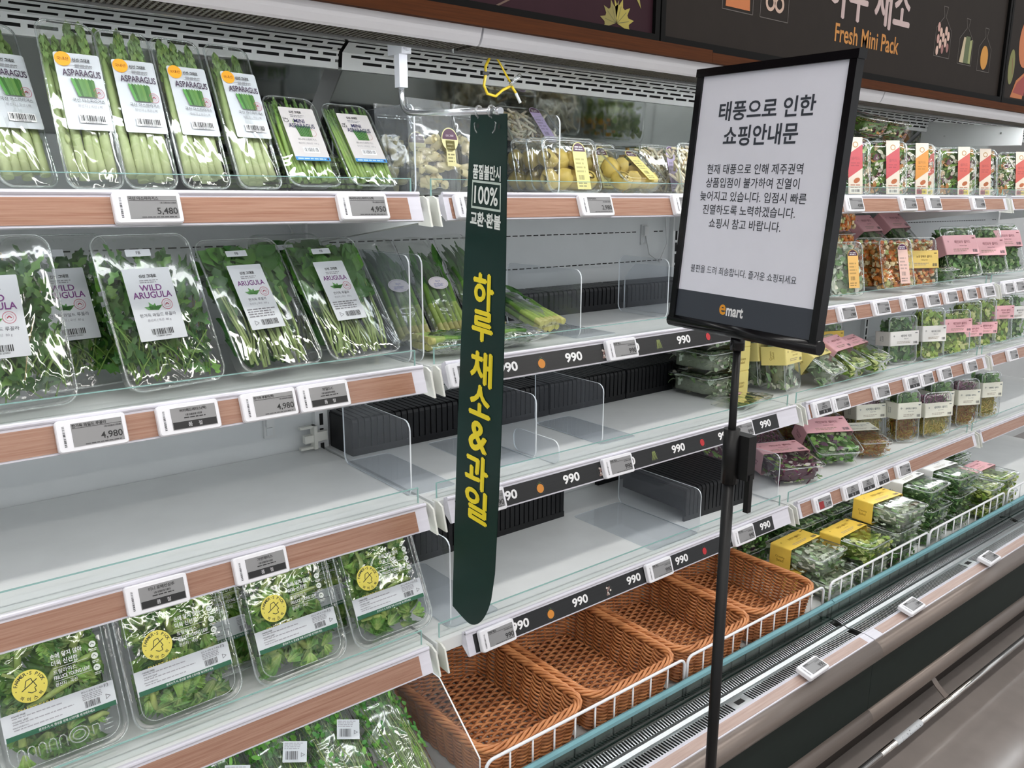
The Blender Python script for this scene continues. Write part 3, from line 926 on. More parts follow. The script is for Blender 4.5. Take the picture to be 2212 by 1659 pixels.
price_tag(1.322, 3, E_ + 'showing 990 on the charcoal rail above the black crate', '하루 채소', '990')
price_tag(1.790, 3, E_ + 'showing 990 behind the sign pole on the riser shelf rail', '하루 채소', '990')
price_tag(0.972, 4, E_ + 'showing 990 above the first wicker basket', '하루 채소', '990')
price_tag(1.482, 4, E_ + 'showing 990 above the third wicker basket', '하루 채소', '990')
price_tag(1.828, 4, E_ + 'showing 990 above the fourth wicker basket', '하루 채소', '990')
GR = 'small electronic price tags on the salad rails'
for x in (2.245, 2.560, 2.725, 3.050):
    price_tag(x, 1, E_ + 'on the wood rail under the dressed salad trays', '샐러드', '4,980', group=GR)
for x in (2.262, 2.460, 2.635, 2.792, 2.927, 3.080, 3.225, 3.400, 3.502):
    price_tag(x, 2, E_ + 'on the rail under the carrot trays and pink-banded salads', '샐러드', '1,980', group=GR)
price_tag(2.172, 3, E_ + 'with a dark bar at the joint under the yellow-banded boxes', '샐러드', sold=True)
price_tag(2.272, 3, E_ + 'showing 3,580 under the yellow-banded boxes', '샐러드', '3,580')
for x in (2.515, 2.817, 2.955, 3.160, 3.530):
    price_tag(x, 3, E_ + 'on the rail under the pink and white banded greens', '샐러드', '2,980', group=GR)
price_tag(2.715, 3, E_ + 'with a dark bar among the tags under the banded greens', '샐러드', sold=True)
price_tag(2.222, 4, E_ + 'with a red block below the pink rainbow salad boxes', '샐러드', '3,180', red=True)
for x in (2.385, 2.480, 2.575):
    price_tag(x, 4, E_ + 'with a dark bar in a row of three below the sprout boxes', '샐러드', sold=True, group=GR)
price_tag(2.722, 4, E_ + 'plain grey, below the flat box of yellow sprouts', '샐러드', '1,980')
FT = 'price tags lying on the front strip'
for x, pr_, lb in ((1.792, '990', 'showing 990 on the front strip beside the sign pole'), (2.315, '1,980', 'on the front strip next to the clear strip end'), (2.850, '2,480', 'on the front strip past the small dark window in the grille')):
    t = thing('price_tag', E_ + lb, 'price tag', (x, 0.977, 0.4165), (R(-76), 0, R(2)))
    ob('tag_casing', TAG_CASE, t)
    s_ = ob('tag_screen', TAG_SCREEN, t)
    ob('lettering', tag_print('하루채소', pr_, False, False), s_)

# ================================================================== wicker baskets
def basket_meshes():
    w0, d0, w1, d1, H = 0.280, 0.400, 0.250, 0.372, 0.105   # outer top / bottom
    def path(w_, d_, r, n):
        # evenly spaced points round a rounded rectangle, centre (0, d0/2)
        base = rrect(w_, d_, r, 6)
        L = [0.0]
        for i in range(len(base)):
            a, b = base[i], base[(i + 1) % len(base)]
            L.append(L[-1] + math.hypot(b[0] - a[0], b[1] - a[1]))
        out = []
        for k in range(n):
            s_ = L[-1] * k / n
            i = max(j for j in range(len(base)) if L[j] <= s_)
            a, b = base[i], base[(i + 1) % len(base)]
            t = (s_ - L[i]) / (L[i + 1] - L[i])
            p = (a[0] + (b[0] - a[0]) * t, a[1] + (b[1] - a[1]) * t)
            nx, ny = b[1] - a[1], -(b[0] - a[0])
            q = math.hypot(nx, ny)
            out.append((p[0], p[1], nx / q, ny / q))
        return out
    side, st = MB(), MB()
    ns = 36                      # stakes
    seg = 8
    n = ns * seg
    rows = 10
    for r_ in range(rows):
        f = (r_ + 0.5) / rows
        z = 0.006 + (H - 0.010) * f
        w_, d_ = w1 + (w0 - w1) * f, d1 + (d0 - d1) * f
        pp = path(w_, d_, 0.045, n)
        for k in (0, 1):
            pts = []
            for i, (x, y, nx, ny) in enumerate(pp):
                ph = math.pi * i / seg + math.pi * k
                a = math.sin(ph)
                pts.append((x + nx * a * 0.0052, y + d0 / 2 + ny * a * 0.0052, z + 0.0026 * math.cos(ph) ))
            side.tube(pts, 0.0029, 5, closed=True)
    pt, pb = path(w0, d0, 0.045, ns), path(w1, d1, 0.045, ns)
    for (x, y, _, _), (X, Y, _, _) in zip(pt, pb):
        st.tube([(X, Y + d0 / 2, 0.003), (x, y + d0 / 2, H)], 0.0022, 5)
    base = MB()
    nb = 35
    for i in range(nb):
        yy = 0.022 + (d0 - 0.044) * i / (nb - 1)
        yl = yy - d0 / 2
        hw = w1 / 2 - 0.004
        if abs(yl) > d1 / 2 - 0.03:
            hw -= 0.02 * (abs(yl) - d1 / 2 + 0.03) / 0.03
        pts = []
        m_ = 50
        for j in range(m_ + 1):
            x = -hw + 2 * hw * j / m_
            ph = x / 0.021 * math.pi + (math.pi if i % 2 else 0)
            pts.append((x, yy + 0.0016 * math.cos(ph), 0.008 + 0.0036 * math.sin(ph)))
        base.tube(pts, 0.0037, 5)
    ribs = MB()
    for i in range(13):
        x = -w1 / 2 + 0.005 + 0.0105 + i * 0.021 - 0.005
        ribs.tube([(x, 0.016, 0.0065), (x, d0 - 0.016, 0.0065)], 0.0026, 5)
    rim = MB()
    nr = 62
    pp = path(w0 + 0.004, d0 + 0.004, 0.047, nr)
    for i in range(nr):
        pts, L = [], 6
        for j in range(L + 1):
            t = j / L
            k = (i + t * 4.6)
            a, b = pp[int(k) % nr], pp[(int(k) + 1) % nr]
            fr = k - int(k)
            x, y = a[0] + (b[0] - a[0]) * fr, a[1] + (b[1] - a[1]) * fr
            nx, ny = a[2], a[3]
            ang = R(-80) + R(330) * t
            pts.append((x + nx * 0.0085 * math.cos(ang), y + d0 / 2 + ny * 0.0085 * math.cos(ang), H + 0.004 + 0.0068 * math.sin(ang)))
        rim.tube(pts, 0.0036, 6)
    return [(side.mesh('woven_wall', 'wicker'), 'woven_wall'), (st.mesh('wall_stakes', 'wicker_dark'), 'wall_stakes'), (base.mesh('woven_base', 'wicker'), 'woven_base'),
            (ribs.mesh('base_ribs', 'wicker_dark'), 'base_ribs'), (rim.mesh('braided_rim', 'wicker'), 'braided_rim')]
BASKET = basket_meshes()
for i, (x, nm) in enumerate(((1.005, 'next to the clear divider by the bagged herbs'), (1.309, 'second from the bagged herbs'), (1.614, 'second from the boxed salads'), (1.919, 'next to the boxed salads'))):
    t = thing('wicker_basket', 'empty orange-brown wicker basket ' + nm, 'basket', (x, 1.160, 0.403), (0, 0, R((0.3, -0.2, 0.2, -0.3)[i])), 'empty wicker baskets on the bottom deck')
    for me, nm2 in BASKET:
        ob(nm2, me, t, kind='stuff')

# ================================================================== white wire racks along the deck front
def wire_meshes():
    w_, h_ = 0.606, 0.112
    f = MB()
    pts = [(0.002, 0, 0), (0.002, 0, h_ - 0.02)] + [(0.002 + 0.018 * (1 - math.cos(R(a))), 0, h_ - 0.02 + 0.018 * math.sin(R(a))) for a in range(15, 91, 15)]
    pts = pts + [(w_ - p[0], 0, p[2]) for p in reversed(pts)]
    f.tube(pts, 0.0036, 7)
    f.tube([(0.002, 0, 0.006), (w_ - 0.002, 0, 0.006)], 0.0026, 6)
    b = MB().tube([(0, 0, 0), (0, 0, h_)], 0.0022, 6)
    return f.mesh('wire_frame', 'wire'), b.mesh('wire_bar', 'wire')
WF, WB = wire_meshes()
WL = ['in front of the first two wicker baskets', 'in front of the last two wicker baskets', 'in front of the yellow-banded salad boxes', 'in front of the white-banded leaf boxes', 'in front of the pink-banded box at the far end', 'past the pink-banded box']
for i in range(6):
    t = thing('wire_rack', 'white coated wire rack ' + WL[i], 'rack', (0.852 + 0.625 * i - (0.012 if i % 2 else 0), 1.141, 0.402), group='wire racks along the deck front')
    ob('wire_frame', WF, t)
    for k in range(9):
        ob('wire_bar', WB, t, loc=(0.063 + k * 0.060, 0, 0))

# ================================================================== clear dividers
def divider(x, y0, y1, z, h, label, foot=0.0, r=0.02, yaw=0.0, front_cut=None, profile=None, group=None):
    """upright clear sheet running back from (x, y0); foot is a flat flange to +x or -x"""
    t = thing('clear_divider', label, 'divider', (x, y0, z + 0.001), (0, 0, R(yaw)), group)
    d = y1 - y0
    if profile is None:
        pf = rrect(d, h, r, 4, d / 2, h / 2)
        if front_cut:
            a, c = front_cut
            pf = [(0, 0.0), (0, h - c), (0.006, h - c + 0.006), (a - 0.006, h - 0.004), (a, h), (d, h), (d, 0)]
    else:
        pf = profile
    T = 0.0016
    m = MB()
    m.add([(-T, y, zz) for y, zz in pf], [tuple(range(len(pf)))], 0, (1, 1, 1), False)
    s_ = m.build('divider_sheet', 'acrylic', t)
    e = MB()
    e.loft([[(-T, y, zz) for y, zz in pf], [(T, y, zz) for y, zz in pf]], smooth=False)
    e.build('sheet_edge', 'acryledge', s_)
    if foot:
        f = MB()
        q = rrect(abs(foot), d, 0.012, 4, foot / 2, d / 2)
        f.add([(a, b, 0.0012) for a, b in q], [tuple(range(len(q)))], 0, (1, 1, 1), False)
        fo = f.build('divider_foot', 'acrylic', t)
        f = MB()
        f.loft([[(a, b, 0.0) for a, b in q], [(a, b, 0.0014) for a, b in q]], smooth=False)
        f.build('foot_edge', 'acryledge', fo)
    return t
divider(0.818, 1.335, 1.615, ZS[3], 0.155, 'clear upright divider at the end of the empty white shelf', foot=0.11)
divider(0.822, 1.330, 1.740, ZS[2], 0.205, 'tall clear divider between the last arugula pack and the bagged leeks')
divider(0.845, 1.322, 1.70, ZS[2], 0.205, 'tall clear divider on the leek shelf, beside the taller arugula divider')
divider(0.844, 1.335, 1.66, ZS[1], 0.165, 'clear divider between the mini asparagus and the garlic pouches')
divider(1.186, 1.320, 1.60, ZS[1], 0.165, 'clear divider in front of the peeled potato trays')
divider(1.270, 1.335, 1.60, ZS[2], 0.155, 'clear divider beside the last bagged leek', foot=0.12)
divider(1.668, 1.425, 1.620, ZS[2], 0.155, 'square clear divider near the notice frame on the leek shelf', yaw=-5)
qp = [(0, 0), (0, 0.03)] + [(0.20 - 0.20 * math.cos(R(a)), 0.03 + 0.10 * math.sin(R(a))) for a in range(10, 91, 10)] + [(0.30, 0.13), (0.34, 0.09), (0.34, 0)]
divider(1.735, 1.304, 1.645, ZS[2], 0.13, 'quarter-round clear divider near the notice frame', profile=qp)
divider(1.168, 1.365, 1.62, ZS[3], 0.150, 'clear divider in the middle of the black riser row', foot=-0.13)
divider(1.365, 1.350, 1.60, ZS[3], 0.150, 'clear divider beyond the middle one on the riser shelf', foot=0.12)
divider(1.180, 1.300, 1.46, ZS[3], 0.055, 'low clear divider in front of the middle riser divider')
divider(0.892, 1.312, 1.62, ZS[4], 0.200, 'clear divider at the end of the lettuce packs', foot=0.13)
divider(1.707, 1.312, 1.615, ZS[4], 0.125, 'clear divider with a wide foot beside the black crate', foot=-0.185)
divider(2.072, 1.315, 1.62, ZS[4], 0.150, 'clear divider in front of the pink rainbow salad box')
divider(0.846, 1.150, 1.72, 0.402, 0.225, 'clear divider between the bagged herbs and the wicker baskets', front_cut=(0.14, 0.11))

# ================================================================== black ribbed risers
def riser_meshes(w_, d_, h_, n):
    """ribs run front to back over the top and down the front"""
    body = MB().box(-w_ / 2, w_ / 2, 0.004, d_, 0.0, h_ - 0.004)
    body.box(-w_ / 2, w_ / 2, 0.0, 0.004, 0.0, 0.016)
    p = w_ / n
    hw = p * 0.39
    rb = MB()
    prof = [(0.0005, 0.016), (0.0, h_ - 0.010), (0.002, h_ - 0.003), (0.008, h_), (d_, h_), (d_, h_ - 0.005), (0.006, h_ - 0.005), (0.005, 0.016)]
    rb.prism(prof, -hw, hw)
    return body.mesh('riser_body', 'black'), rb.mesh('riser_rib', 'black'), p
_rm = {}
def riser(x, y, z, label, w_=0.296, d_=0.111, h_=0.075, n=18, group='black ribbed risers along the shelf backs'):
    k = (w_, d_, h_, n)
    if k not in _rm:
        _rm[k] = riser_meshes(*k)
    b, r_, p = _rm[k]
    t = thing('ribbed_riser', label, 'riser', (x, y, z + 0.0005), group=group)
    ob('riser_body', b, t)
    for i in range(n):
        ob('riser_rib', r_, t, loc=(-w_ / 2 + p * (i + 0.5), 0, 0))
    return t
for i in range(4):
    riser(1.000 + 0.301 * i, 1.642, ZS[3], 'black ribbed riser at the back of the shelf with one flat pack', h_=0.088)
for i in range(4):
    riser(1.000 + 0.301 * i, 1.650, ZS[2], 'black ribbed riser at the back of the bagged leek shelf', d_=0.104, h_=0.066)
for i in range(2):
    riser(1.055 + 0.301 * i, 1.632, ZS[4], 'black ribbed riser at the back of the empty shelf above the baskets', d_=0.12, h_=0.095)
for i in range(3):
    riser((0.690, 0.999, 1.302)[i], 1.672, ZS[1], 'black ribbed riser behind the mini asparagus and garlic', d_=0.081, h_=0.11)
# the bench-shaped crate riser that stands forward on the last empty shelf
t = thing('ribbed_bench_riser', 'black ribbed bench riser standing forward beside the wide-footed clear divider', 'riser', (1.885, 1.385, ZS[4] + 0.0005), (0, 0, R(-3)))
MB().box(-0.145, 0.145, 0.004, 0.25, 0.078, 0.088).build('bench_top', 'black', t)
MB().box(-0.145, 0.145, 0.0, 0.006, 0.0, 0.088).build('bench_front', 'black', t)
for sx in (-0.141, 0.141):
    MB().box(sx - 0.004, sx + 0.004, 0.006, 0.25, 0.03, 0.078).build('bench_side', 'black', t)
b_, r_, p_ = riser_meshes(0.29, 0.25, 0.096, 18)
for i in range(18):
    ob('riser_rib', r_, t, loc=(-0.145 + p_ * (i + 0.5), -0.004, 0))
MB().box(1.76, 2.03, 1.755, 1.769, ZS[4] + 0.001, ZS[4] + 0.16).build('bb', 'black')
o = bpy.data.objects['bb']
o.name = 'black_backboard'
tag(o, 'flat black board leaning behind the bench riser', 'board')

# ================================================================== hanging banner on its arm
t = thing('banner_arm', 'white clip and silver bent arm under the canopy holding the banner', 'arm', (0.832, 1.357, 1.853))
MB().box(-0.010, 0.010, -0.02, 0.028, -0.004, 0.020).build('arm_clamp', 'white_arm', t)
MB().tube([(0, -0.016, 0.006), (0, -0.028, 0.006)], 0.006, 10).build('clamp_knob', 'white_arm', t)
MB().box(-0.0085, 0.0085, -0.0085, 0.0085, -0.060, 0.0).build('arm_socket', 'white_arm', t)
rod = [(0, 0, -0.05), (0, 0, -0.075), (0, -0.003, -0.088), (0, -0.010, -0.098), (0, -0.022, -0.104), (0, -0.04, -0.107), (0, -0.275, -0.121)]
MB().tube(rod, 0.0055, 10).build('bent_rod', 'alu', t)
MB().tube([(0, -0.272, -0.1208), (0, -0.292, -0.122)], 0.0063, 10).build('rod_cap', 'alu', t)
for yy, sg in ((-0.235, 1), (-0.268, -1)):
    zc = -0.107 - (-yy - 0.04) / 0.235 * 0.014
    m = MB()
    m.tube([(0.007 * math.cos(R(a)), yy, zc + 0.0085 * math.sin(R(a))) for a in range(0, 360, 24)], 0.0016, 6, closed=True)
    m.tube([(0, yy, zc - 0.008), (0.002, yy + sg * 0.006, zc - 0.014), (0.0, yy + sg * 0.012, zc - 0.018), (0, yy + sg * 0.010, zc - 0.028), (0, yy + sg * 0.004, zc - 0.033)], 0.0016, 6)
    m.build('clear_hook', 'hookclear', t)
# banner sheet: rows from the measured hang, far edge (left) and near edge (right)
bt = thing('hanging_banner', 'long dark green banner with yellow Korean lettering hanging from the silver arm', 'banner', (0.832, 1.10, 1.73))
BH = 0.905
def bpos(u, v):
    """u 0..1 far to near, v 0 top .. 1 bottom"""
    far = Vector((0.0, 1.143 + 0.070 * v, 1.733 - BH * v))
    near = Vector((0.0, 1.048 + (0.022 * v + 0.028 * v * v), 1.726 - BH * v))
    near.z -= 0.010 * v
    p = far.lerp(near, u)
    p.x += 0.010 * math.sin(v * 2.6) * (u - 0.5)
    return p - Vector((0, 1.10, 1.73)) + Vector((0, 0, 0))
m = MB()
nu, nv = 20, 40
def cut(u):
    # bottom outline: far corner square, near corner strongly rounded
    k = max(0.0, (u - 0.40) / 0.60)
    return 1.0 + 0.010 * math.sin(min(u, 0.5) * math.pi) - 0.150 * (1 - math.sqrt(max(0.0, 1 - k * k)))
L = []
for j in range(nv + 1):
    L.append([bpos(i / nu, (j / nv) * cut(i / nu)) for i in range(nu + 1)])
for side_, off in ((1, -0.0005), (-1, 0.0005)):
    rowsv = [[p + Vector((off, 0, 0)) for p in r_] for r_ in L]
    m.loft(rowsv if side_ == 1 else [r_[::-1] for r_ in rowsv], closed=False)
bs = m.build('banner_sheet', 'green_banner', bt)
YEL, BW = sc('#e7d22a'), sc('#dfe3df')
bmap = lambda u, l, v: tuple(bpos(u, -v) + Vector((l * 2 - 0.0009, 0, 0)))
def bt_text(s_, v0, v1, c, bold, u0=0.1, u1=0.9):
    ob('lettering', Print().text(u0, -v1, u1, -v0, s_, c, bold).mesh('lettering', bmap), bs)
bt_text('품질불만시', 0.087, 0.113, BW, 0.03, 0.14, 0.86)
P = Print()
for a in ((0.13, 0.115, 0.87, 0.119), (0.13, 0.161, 0.87, 0.165)):
    P.rect(a[0], -a[3], a[2], -a[1], sc('#b9c6bd'))
for a in (0.13, 0.845):
    P.rect(a, -0.165, a + 0.025, -0.115, sc('#b9c6bd'))
ob('printed_frame', P.mesh('printed_frame', bmap), bs)
bt_text('100%', 0.124, 0.156, BW, 0.02, 0.2, 0.8)
bt_text('교환·환불', 0.170, 0.196, BW, 0.03, 0.12, 0.88)
for ch, a, b, ua, ub in (('하', 0.280, 0.346, 0.28, 0.74), ('루', 0.350, 0.405, 0.28, 0.74), ('채', 0.426, 0.490, 0.28, 0.75), ('소', 0.493, 0.552, 0.28, 0.74), ('&', 0.566, 0.624, 0.30, 0.70), ('과', 0.634, 0.702, 0.24, 0.74), ('일', 0.705, 0.770, 0.26, 0.76)):
    P = Print()
    for q, (du, dv) in enumerate(((-0.022, 0.0), (0.022, 0.0), (0.0, 0.0022), (0.0, -0.0022))):
        P.text(ua + du, -b + dv, ub + du, -a + dv, ch, YEL, 0.0, 2 + q)
    ob('lettering', P.mesh('lettering', bmap), bs)
for uu in (0.22, 0.80):
    ob('eyelet', Print().disc(uu, -0.021, 0.035, BLK, 2, 12, ry=0.0045).mesh('eyelet', bmap), bs)

# yellow cable loop under the canopy
t = thing('cable_loop', 'yellow cable loop with a clear tie under the canopy', 'cable', (1.03, 1.37, 1.866))
MB().tube([(0, -0.02, 0.0), (-0.012, -0.02, -0.02), (-0.012, -0.02, -0.035), (-0.016, -0.02, -0.055), (-0.008, -0.02, -0.07), (0.012, -0.02, -0.073), (0.030, -0.02, -0.060), (0.048, -0.02, -0.052), (0.052, -0.02, -0.048)], 0.0028, 7).build('yellow_cable', 'cable', t)
MB().tube([(0.052, -0.02, -0.048), (0.030, -0.02, -0.02), (0.012, -0.02, 0.002)], 0.002, 6).build('yellow_cable', 'cable', t)
MB().tube([(0.050, -0.022, -0.050), (0.062, -0.024, -0.066)], 0.0026, 6).build('yellow_cable', 'cable', t)
MB().tube([(0.060, -0.024, -0.064), (0.070, -0.026, -0.082)], 0.0030, 6).build('white_sleeve', 'whiteplastic', t)
MB().box(-0.022, -0.006, -0.024, -0.016, -0.036, -0.030).build('black_clip', 'pole', t)
MB().tube([(0.044, -0.026, -0.05), (0.060, -0.028, -0.036), (0.068, -0.028, -0.030)], 0.004, 7).build('clear_tie', 'hookclear', t)

# ================================================================== notice on a stand
t = thing('notice_stand', 'black floor stand with framed white Korean shopping notice', 'sign', (1.176, 0.846, 0.0))
S0, S1 = Vector((1.188, 0.984, 0)), Vector((1.164, 0.674, 0))
ux = (S1 - S0).normalized()
base = Vector((1.176, 0.846, 0.0))
SW, SH = (S1 - S0).length, 0.437
nrm = Vector((ux.y, -ux.x, 0))
if nrm.x > 0:
    nrm = -nrm
def spos(u, l, v):
    p = S0 + ux * u + nrm * (-l) + Vector((0, 0, 1.376 + v)) - base
    p.z += 0.0035 - 0.007 * u / SW
    p.x += (v / SH - 0.45) * 0.050
    return p
def sbox(mb, u0, u1, l0, l1, v0, v1):
    vs = [spos(u, l, v) for v in (v0, v1) for l in (l0, l1) for u in (u0, u1)]
    mb.add(vs, [(0, 2, 3, 1), (4, 5, 7, 6), (0, 1, 5, 4), (2, 6, 7, 3), (0, 4, 6, 2), (1, 3, 7, 5)], 0, (1, 1, 1), False)
m = MB()
fw = 0.0125
sbox(m, 0.004, SW - 0.004, -0.004, 0.004, 0.004, SH - 0.004)
bd = m.build('notice_board', 'sign_black', t)
for nm_, a in (('frame_side', (0, fw, -0.010, 0.008, 0, SH)), ('frame_side', (SW - fw, SW, -0.010, 0.008, 0, SH)), ('frame_rail', (-0.002, SW + 0.002, -0.011, 0.009, SH - fw, SH + 0.001))):
    m = MB()
    sbox(m, *a)
    m.build(nm_, 'sign_black', t)
m = MB()
m.tube([spos(-0.003, 0, 0.004), spos(SW + 0.003, 0, 0.004)], 0.0115, 12)
m.build('frame_rail', 'sign_black', t)
m = MB()
sbox(m, fw - 0.002, SW - fw + 0.002, -0.0055, -0.0041, fw - 0.002, SH - fw + 0.002)
pp = m.build('notice_paper', 'sign_paper', t)
DG = sc('#3b4049')
pu0, pu1 = fw + 0.004, SW - fw - 0.004
PWID = pu1 - pu0
smap = lambda u, l, v: tuple(spos(u, l - 0.0057, v))
def st_(a0, a1, v0, v1, s_, c=DG, bold=0.0):
    P = Print()
    P.text(pu0 + PWID * a0, fw + (SH - 2 * fw) * v0, pu0 + PWID * a1, fw + (SH - 2 * fw) * v1, s_, c, bold)
    ob('lettering', P.mesh('lettering', smap), pp)
st_(0.145, 0.835, 0.815, 0.892, '태풍으로 인한', DG, 0.02)
st_(0.205, 0.745, 0.715, 0.795, '쇼핑안내문', DG, 0.02)
for i, (s_, a0, a1) in enumerate((('현재 태풍으로 인해 제주권역', 0.105, 0.810), ('상품입점이 불가하여 진열이', 0.110, 0.800), ('늦어지고 있습니다. 입점시 빠른', 0.075, 0.860), ('진열하도록 노력하겠습니다.', 0.110, 0.800), ('쇼핑시 참고 바랍니다.', 0.175, 0.715))):
    st_(a0, a1, 0.604 - 0.0545 * i, 0.644 - 0.0545 * i, s_, sc('#2f333a'), 0.004)
st_(0.070, 0.870, 0.198, 0.230, '불편을 드려 죄송합니다. 즐거운 쇼핑되세요', sc('#33373e'), -0.002)
ob('footer_band', Print().rect(pu0 - 0.004, fw, pu1 + 0.002, fw + (SH - 2 * fw) * 0.118, sc('#3c414a'), 1).mesh('footer_band', smap), pp)
st_(0.345, 0.395, 0.040, 0.082, 'e', sc('#e39a2c'), 0.02)
st_(0.400, 0.530, 0.038, 0.079, 'mart', WHT, 0.03)
def rp(p):
    return Vector(p)
MB().tube([(0, 0, 1.345), (0, 0, 1.372)], 0.0125, 12).build('frame_joint', 'sign_black', t)
MB().tube([(0, 0, 1.10), (0, 0, 1.35)], 0.0068, 12).build('upper_pole', 'pole', t)
MB().tube([(0, 0, 0.02), (0, 0, 1.14)], 0.0105, 14).build('lower_pole', 'pole', t)
cl = MB()
cl.tube([(0, 0, 1.105), (0, 0, 1.205)], 0.0145, 14)
cl.box(0.004, 0.026, -0.034, 0.0, 1.115, 1.195)
cl = cl.build('pole_clamp', 'pole', t)
MB().box(0.010, 0.020, -0.036, -0.026, 1.055, 1.125).build('clamp_lever', 'pole', cl)
MB().loft([[(rr * math.cos(2 * math.pi * i / 32), rr * math.sin(2 * math.pi * i / 32) - 0.02, zz) for i in range(32)] for rr, zz in ((0.13, 0.0), (0.13, 0.006), (0.11, 0.014), (0.02, 0.022))], cap0=True, cap1=True).build('round_base', 'pole', t)

# ================================================================== packaging helpers
def tray_mesh(w_, h_, d_, r=0.016, fl=0.005, taper=0.006, mat='clear'):
    m = MB()
    def L(dw, y, rr):
        return [(x, y, z) for x, z in rrect(w_ - 2 * dw, h_ - 2 * dw, max(rr, 0.003), 5, 0, h_ / 2)]
    m.loft([L(0, 0.0015, r), L(0, 0.0, r), L(fl, 0.0, r - fl * 0.5), L(fl + 0.001, 0.004, r - fl * 0.5), L(fl + taper * 0.6, d_ * 0.75, r - fl * 0.5), L(fl + taper, d_ - 0.004, r - fl * 0.5), L(fl + taper + 0.005, d_, r - fl)], cap1=True)
    return m.mesh('tray', mat)
def film_mesh(w_, h_, r=0.016, bulge=0.004, seed=1, mat='film', y=-0.001, wr=0.0025):
    m = MB()
    loops = []
    K = [1.0, 0.97, 0.9, 0.8, 0.66, 0.5, 0.34, 0.18, 0.06]
    for s_ in K:
        row = []
        for x, z in rrect(w_ * s_, h_ * s_, r * s_ + 0.001, 7, 0, h_ / 2):
            f = 1 - s_ ** 4
            q = noise.noise(Vector((x * 30 + seed * 7, z * 14, seed))) + 0.6 * noise.noise(Vector((x * 70, z * 40 + seed * 3, seed + 5)))
            row.append((x, y - bulge * f - wr * q * min(1, f * 2), z))
        loops.append(row)
    m.loft(loops, cap1=True)
    return m.mesh('film_wrap', mat)
def lid_mesh(w_, h_, r=0.016, up=0.008):
    m = MB()
    def L(dw, y):
        return [(x, y, z) for x, z in rrect(w_ - 2 * dw, h_ - 2 * dw, max(r - dw * 0.4, 0.004), 5, 0, h_ / 2)]
    m.loft([L(0, 0.001), L(0, -0.0015), L(0.004, -0.002), L(0.007, 0.0015), L(0.010, -0.003), L(0.013, -up), L(0.019, -up + 0.001), L(0.022, -up)], cap1=True)
    return m.mesh('lid', 'clear')
def rim_mesh(w_, h_, r=0.016, y=0.0, rad=0.0016):
    m = MB()
    m.tube([(x, y, z) for x, z in rrect(w_ - 0.002, h_ - 0.002, r, 5, 0, h_ / 2)], rad, 5, closed=True)
    return m.mesh('tray_rim', 'rimclear')
def label_mesh(w_, h_, cx, cz, y, mat='label', r=0.003, curve=0.0):
    m = MB()
    q = rrect(w_, h_, r, 3, cx, cz)
    f = lambda x, z: y + curve * ((x - cx) / (w_ / 2)) ** 2
    m.loft([[(x, f(x, z) + 0.0003, z) for x, z in q], [(x, f(x, z), z) for x, z in q]], cap1=True, smooth=False)
    return m.mesh('label', mat)
def print_at(P, cx, cz, y, name='lettering'):
    return P.mesh(name, lambda u, l, v: (u + cx, y + l, v + cz))
def lean_place(o, x, y, z, lean, yaw, d_, roll=0.0):
    o.location = (x, y, z + d_ * math.sin(R(lean)) + 0.0006)
    o.rotation_euler = (-R(lean), R(roll), R(yaw))
    return o

# ------------------------------------------------------------------ leaves
def leaf(mb, p, d, n, L, wd, c, kind='oval', bend=0.3, rg=rnd, seg=5):
    """one small leaf from p along d, facing n"""
    d = d.normalized()
    n = (n - d * n.dot(d))
    n = n.normalized() if n.length > 1e-5 else d.orthogonal().normalized()
    s_ = d.cross(n)
    vs, fs = [], []
    c2 = tuple(min(1, x * 1.25 + 0.01) for x in c)
    for i in range(seg + 1):
        t = i / seg
        if kind == 'oval':
            k = math.sin(math.pi * min(1, t * 0.92 + 0.04)) ** 0.7
        elif kind == 'lobed':
            k = math.sin(math.pi * min(1, t * 0.9 + 0.05)) * (1.25 if i % 2 else 0.55)
        elif kind == 'round':
            k = 0.12 if t < 0.4 else math.sin(math.pi * min(1, (t - 0.4) / 0.6 * 0.95 + 0.05)) ** 0.6
        else:
            k = 0.5 + 0.1 * math.sin(t * 9)
        q = p + d * (L * t) + n * (-bend * L * t * t) + n * rg.uniform(-0.06, 0.06) * wd
        a = wd * 0.5 * k
        vs += [q - s_ * a + n * a * 0.35, q, q + s_ * a + n * a * 0.35]
    for i in range(seg):
        b = i * 3
        fs += [(b, b + 1, b + 4, b + 3), (b + 1, b + 2, b + 5, b + 4)]
    mb.add(vs, fs, 0, c)
def rvec(rg, s_=1.0):
    return Vector((rg.uniform(-s_, s_), rg.uniform(-s_, s_), rg.uniform(-s_, s_)))
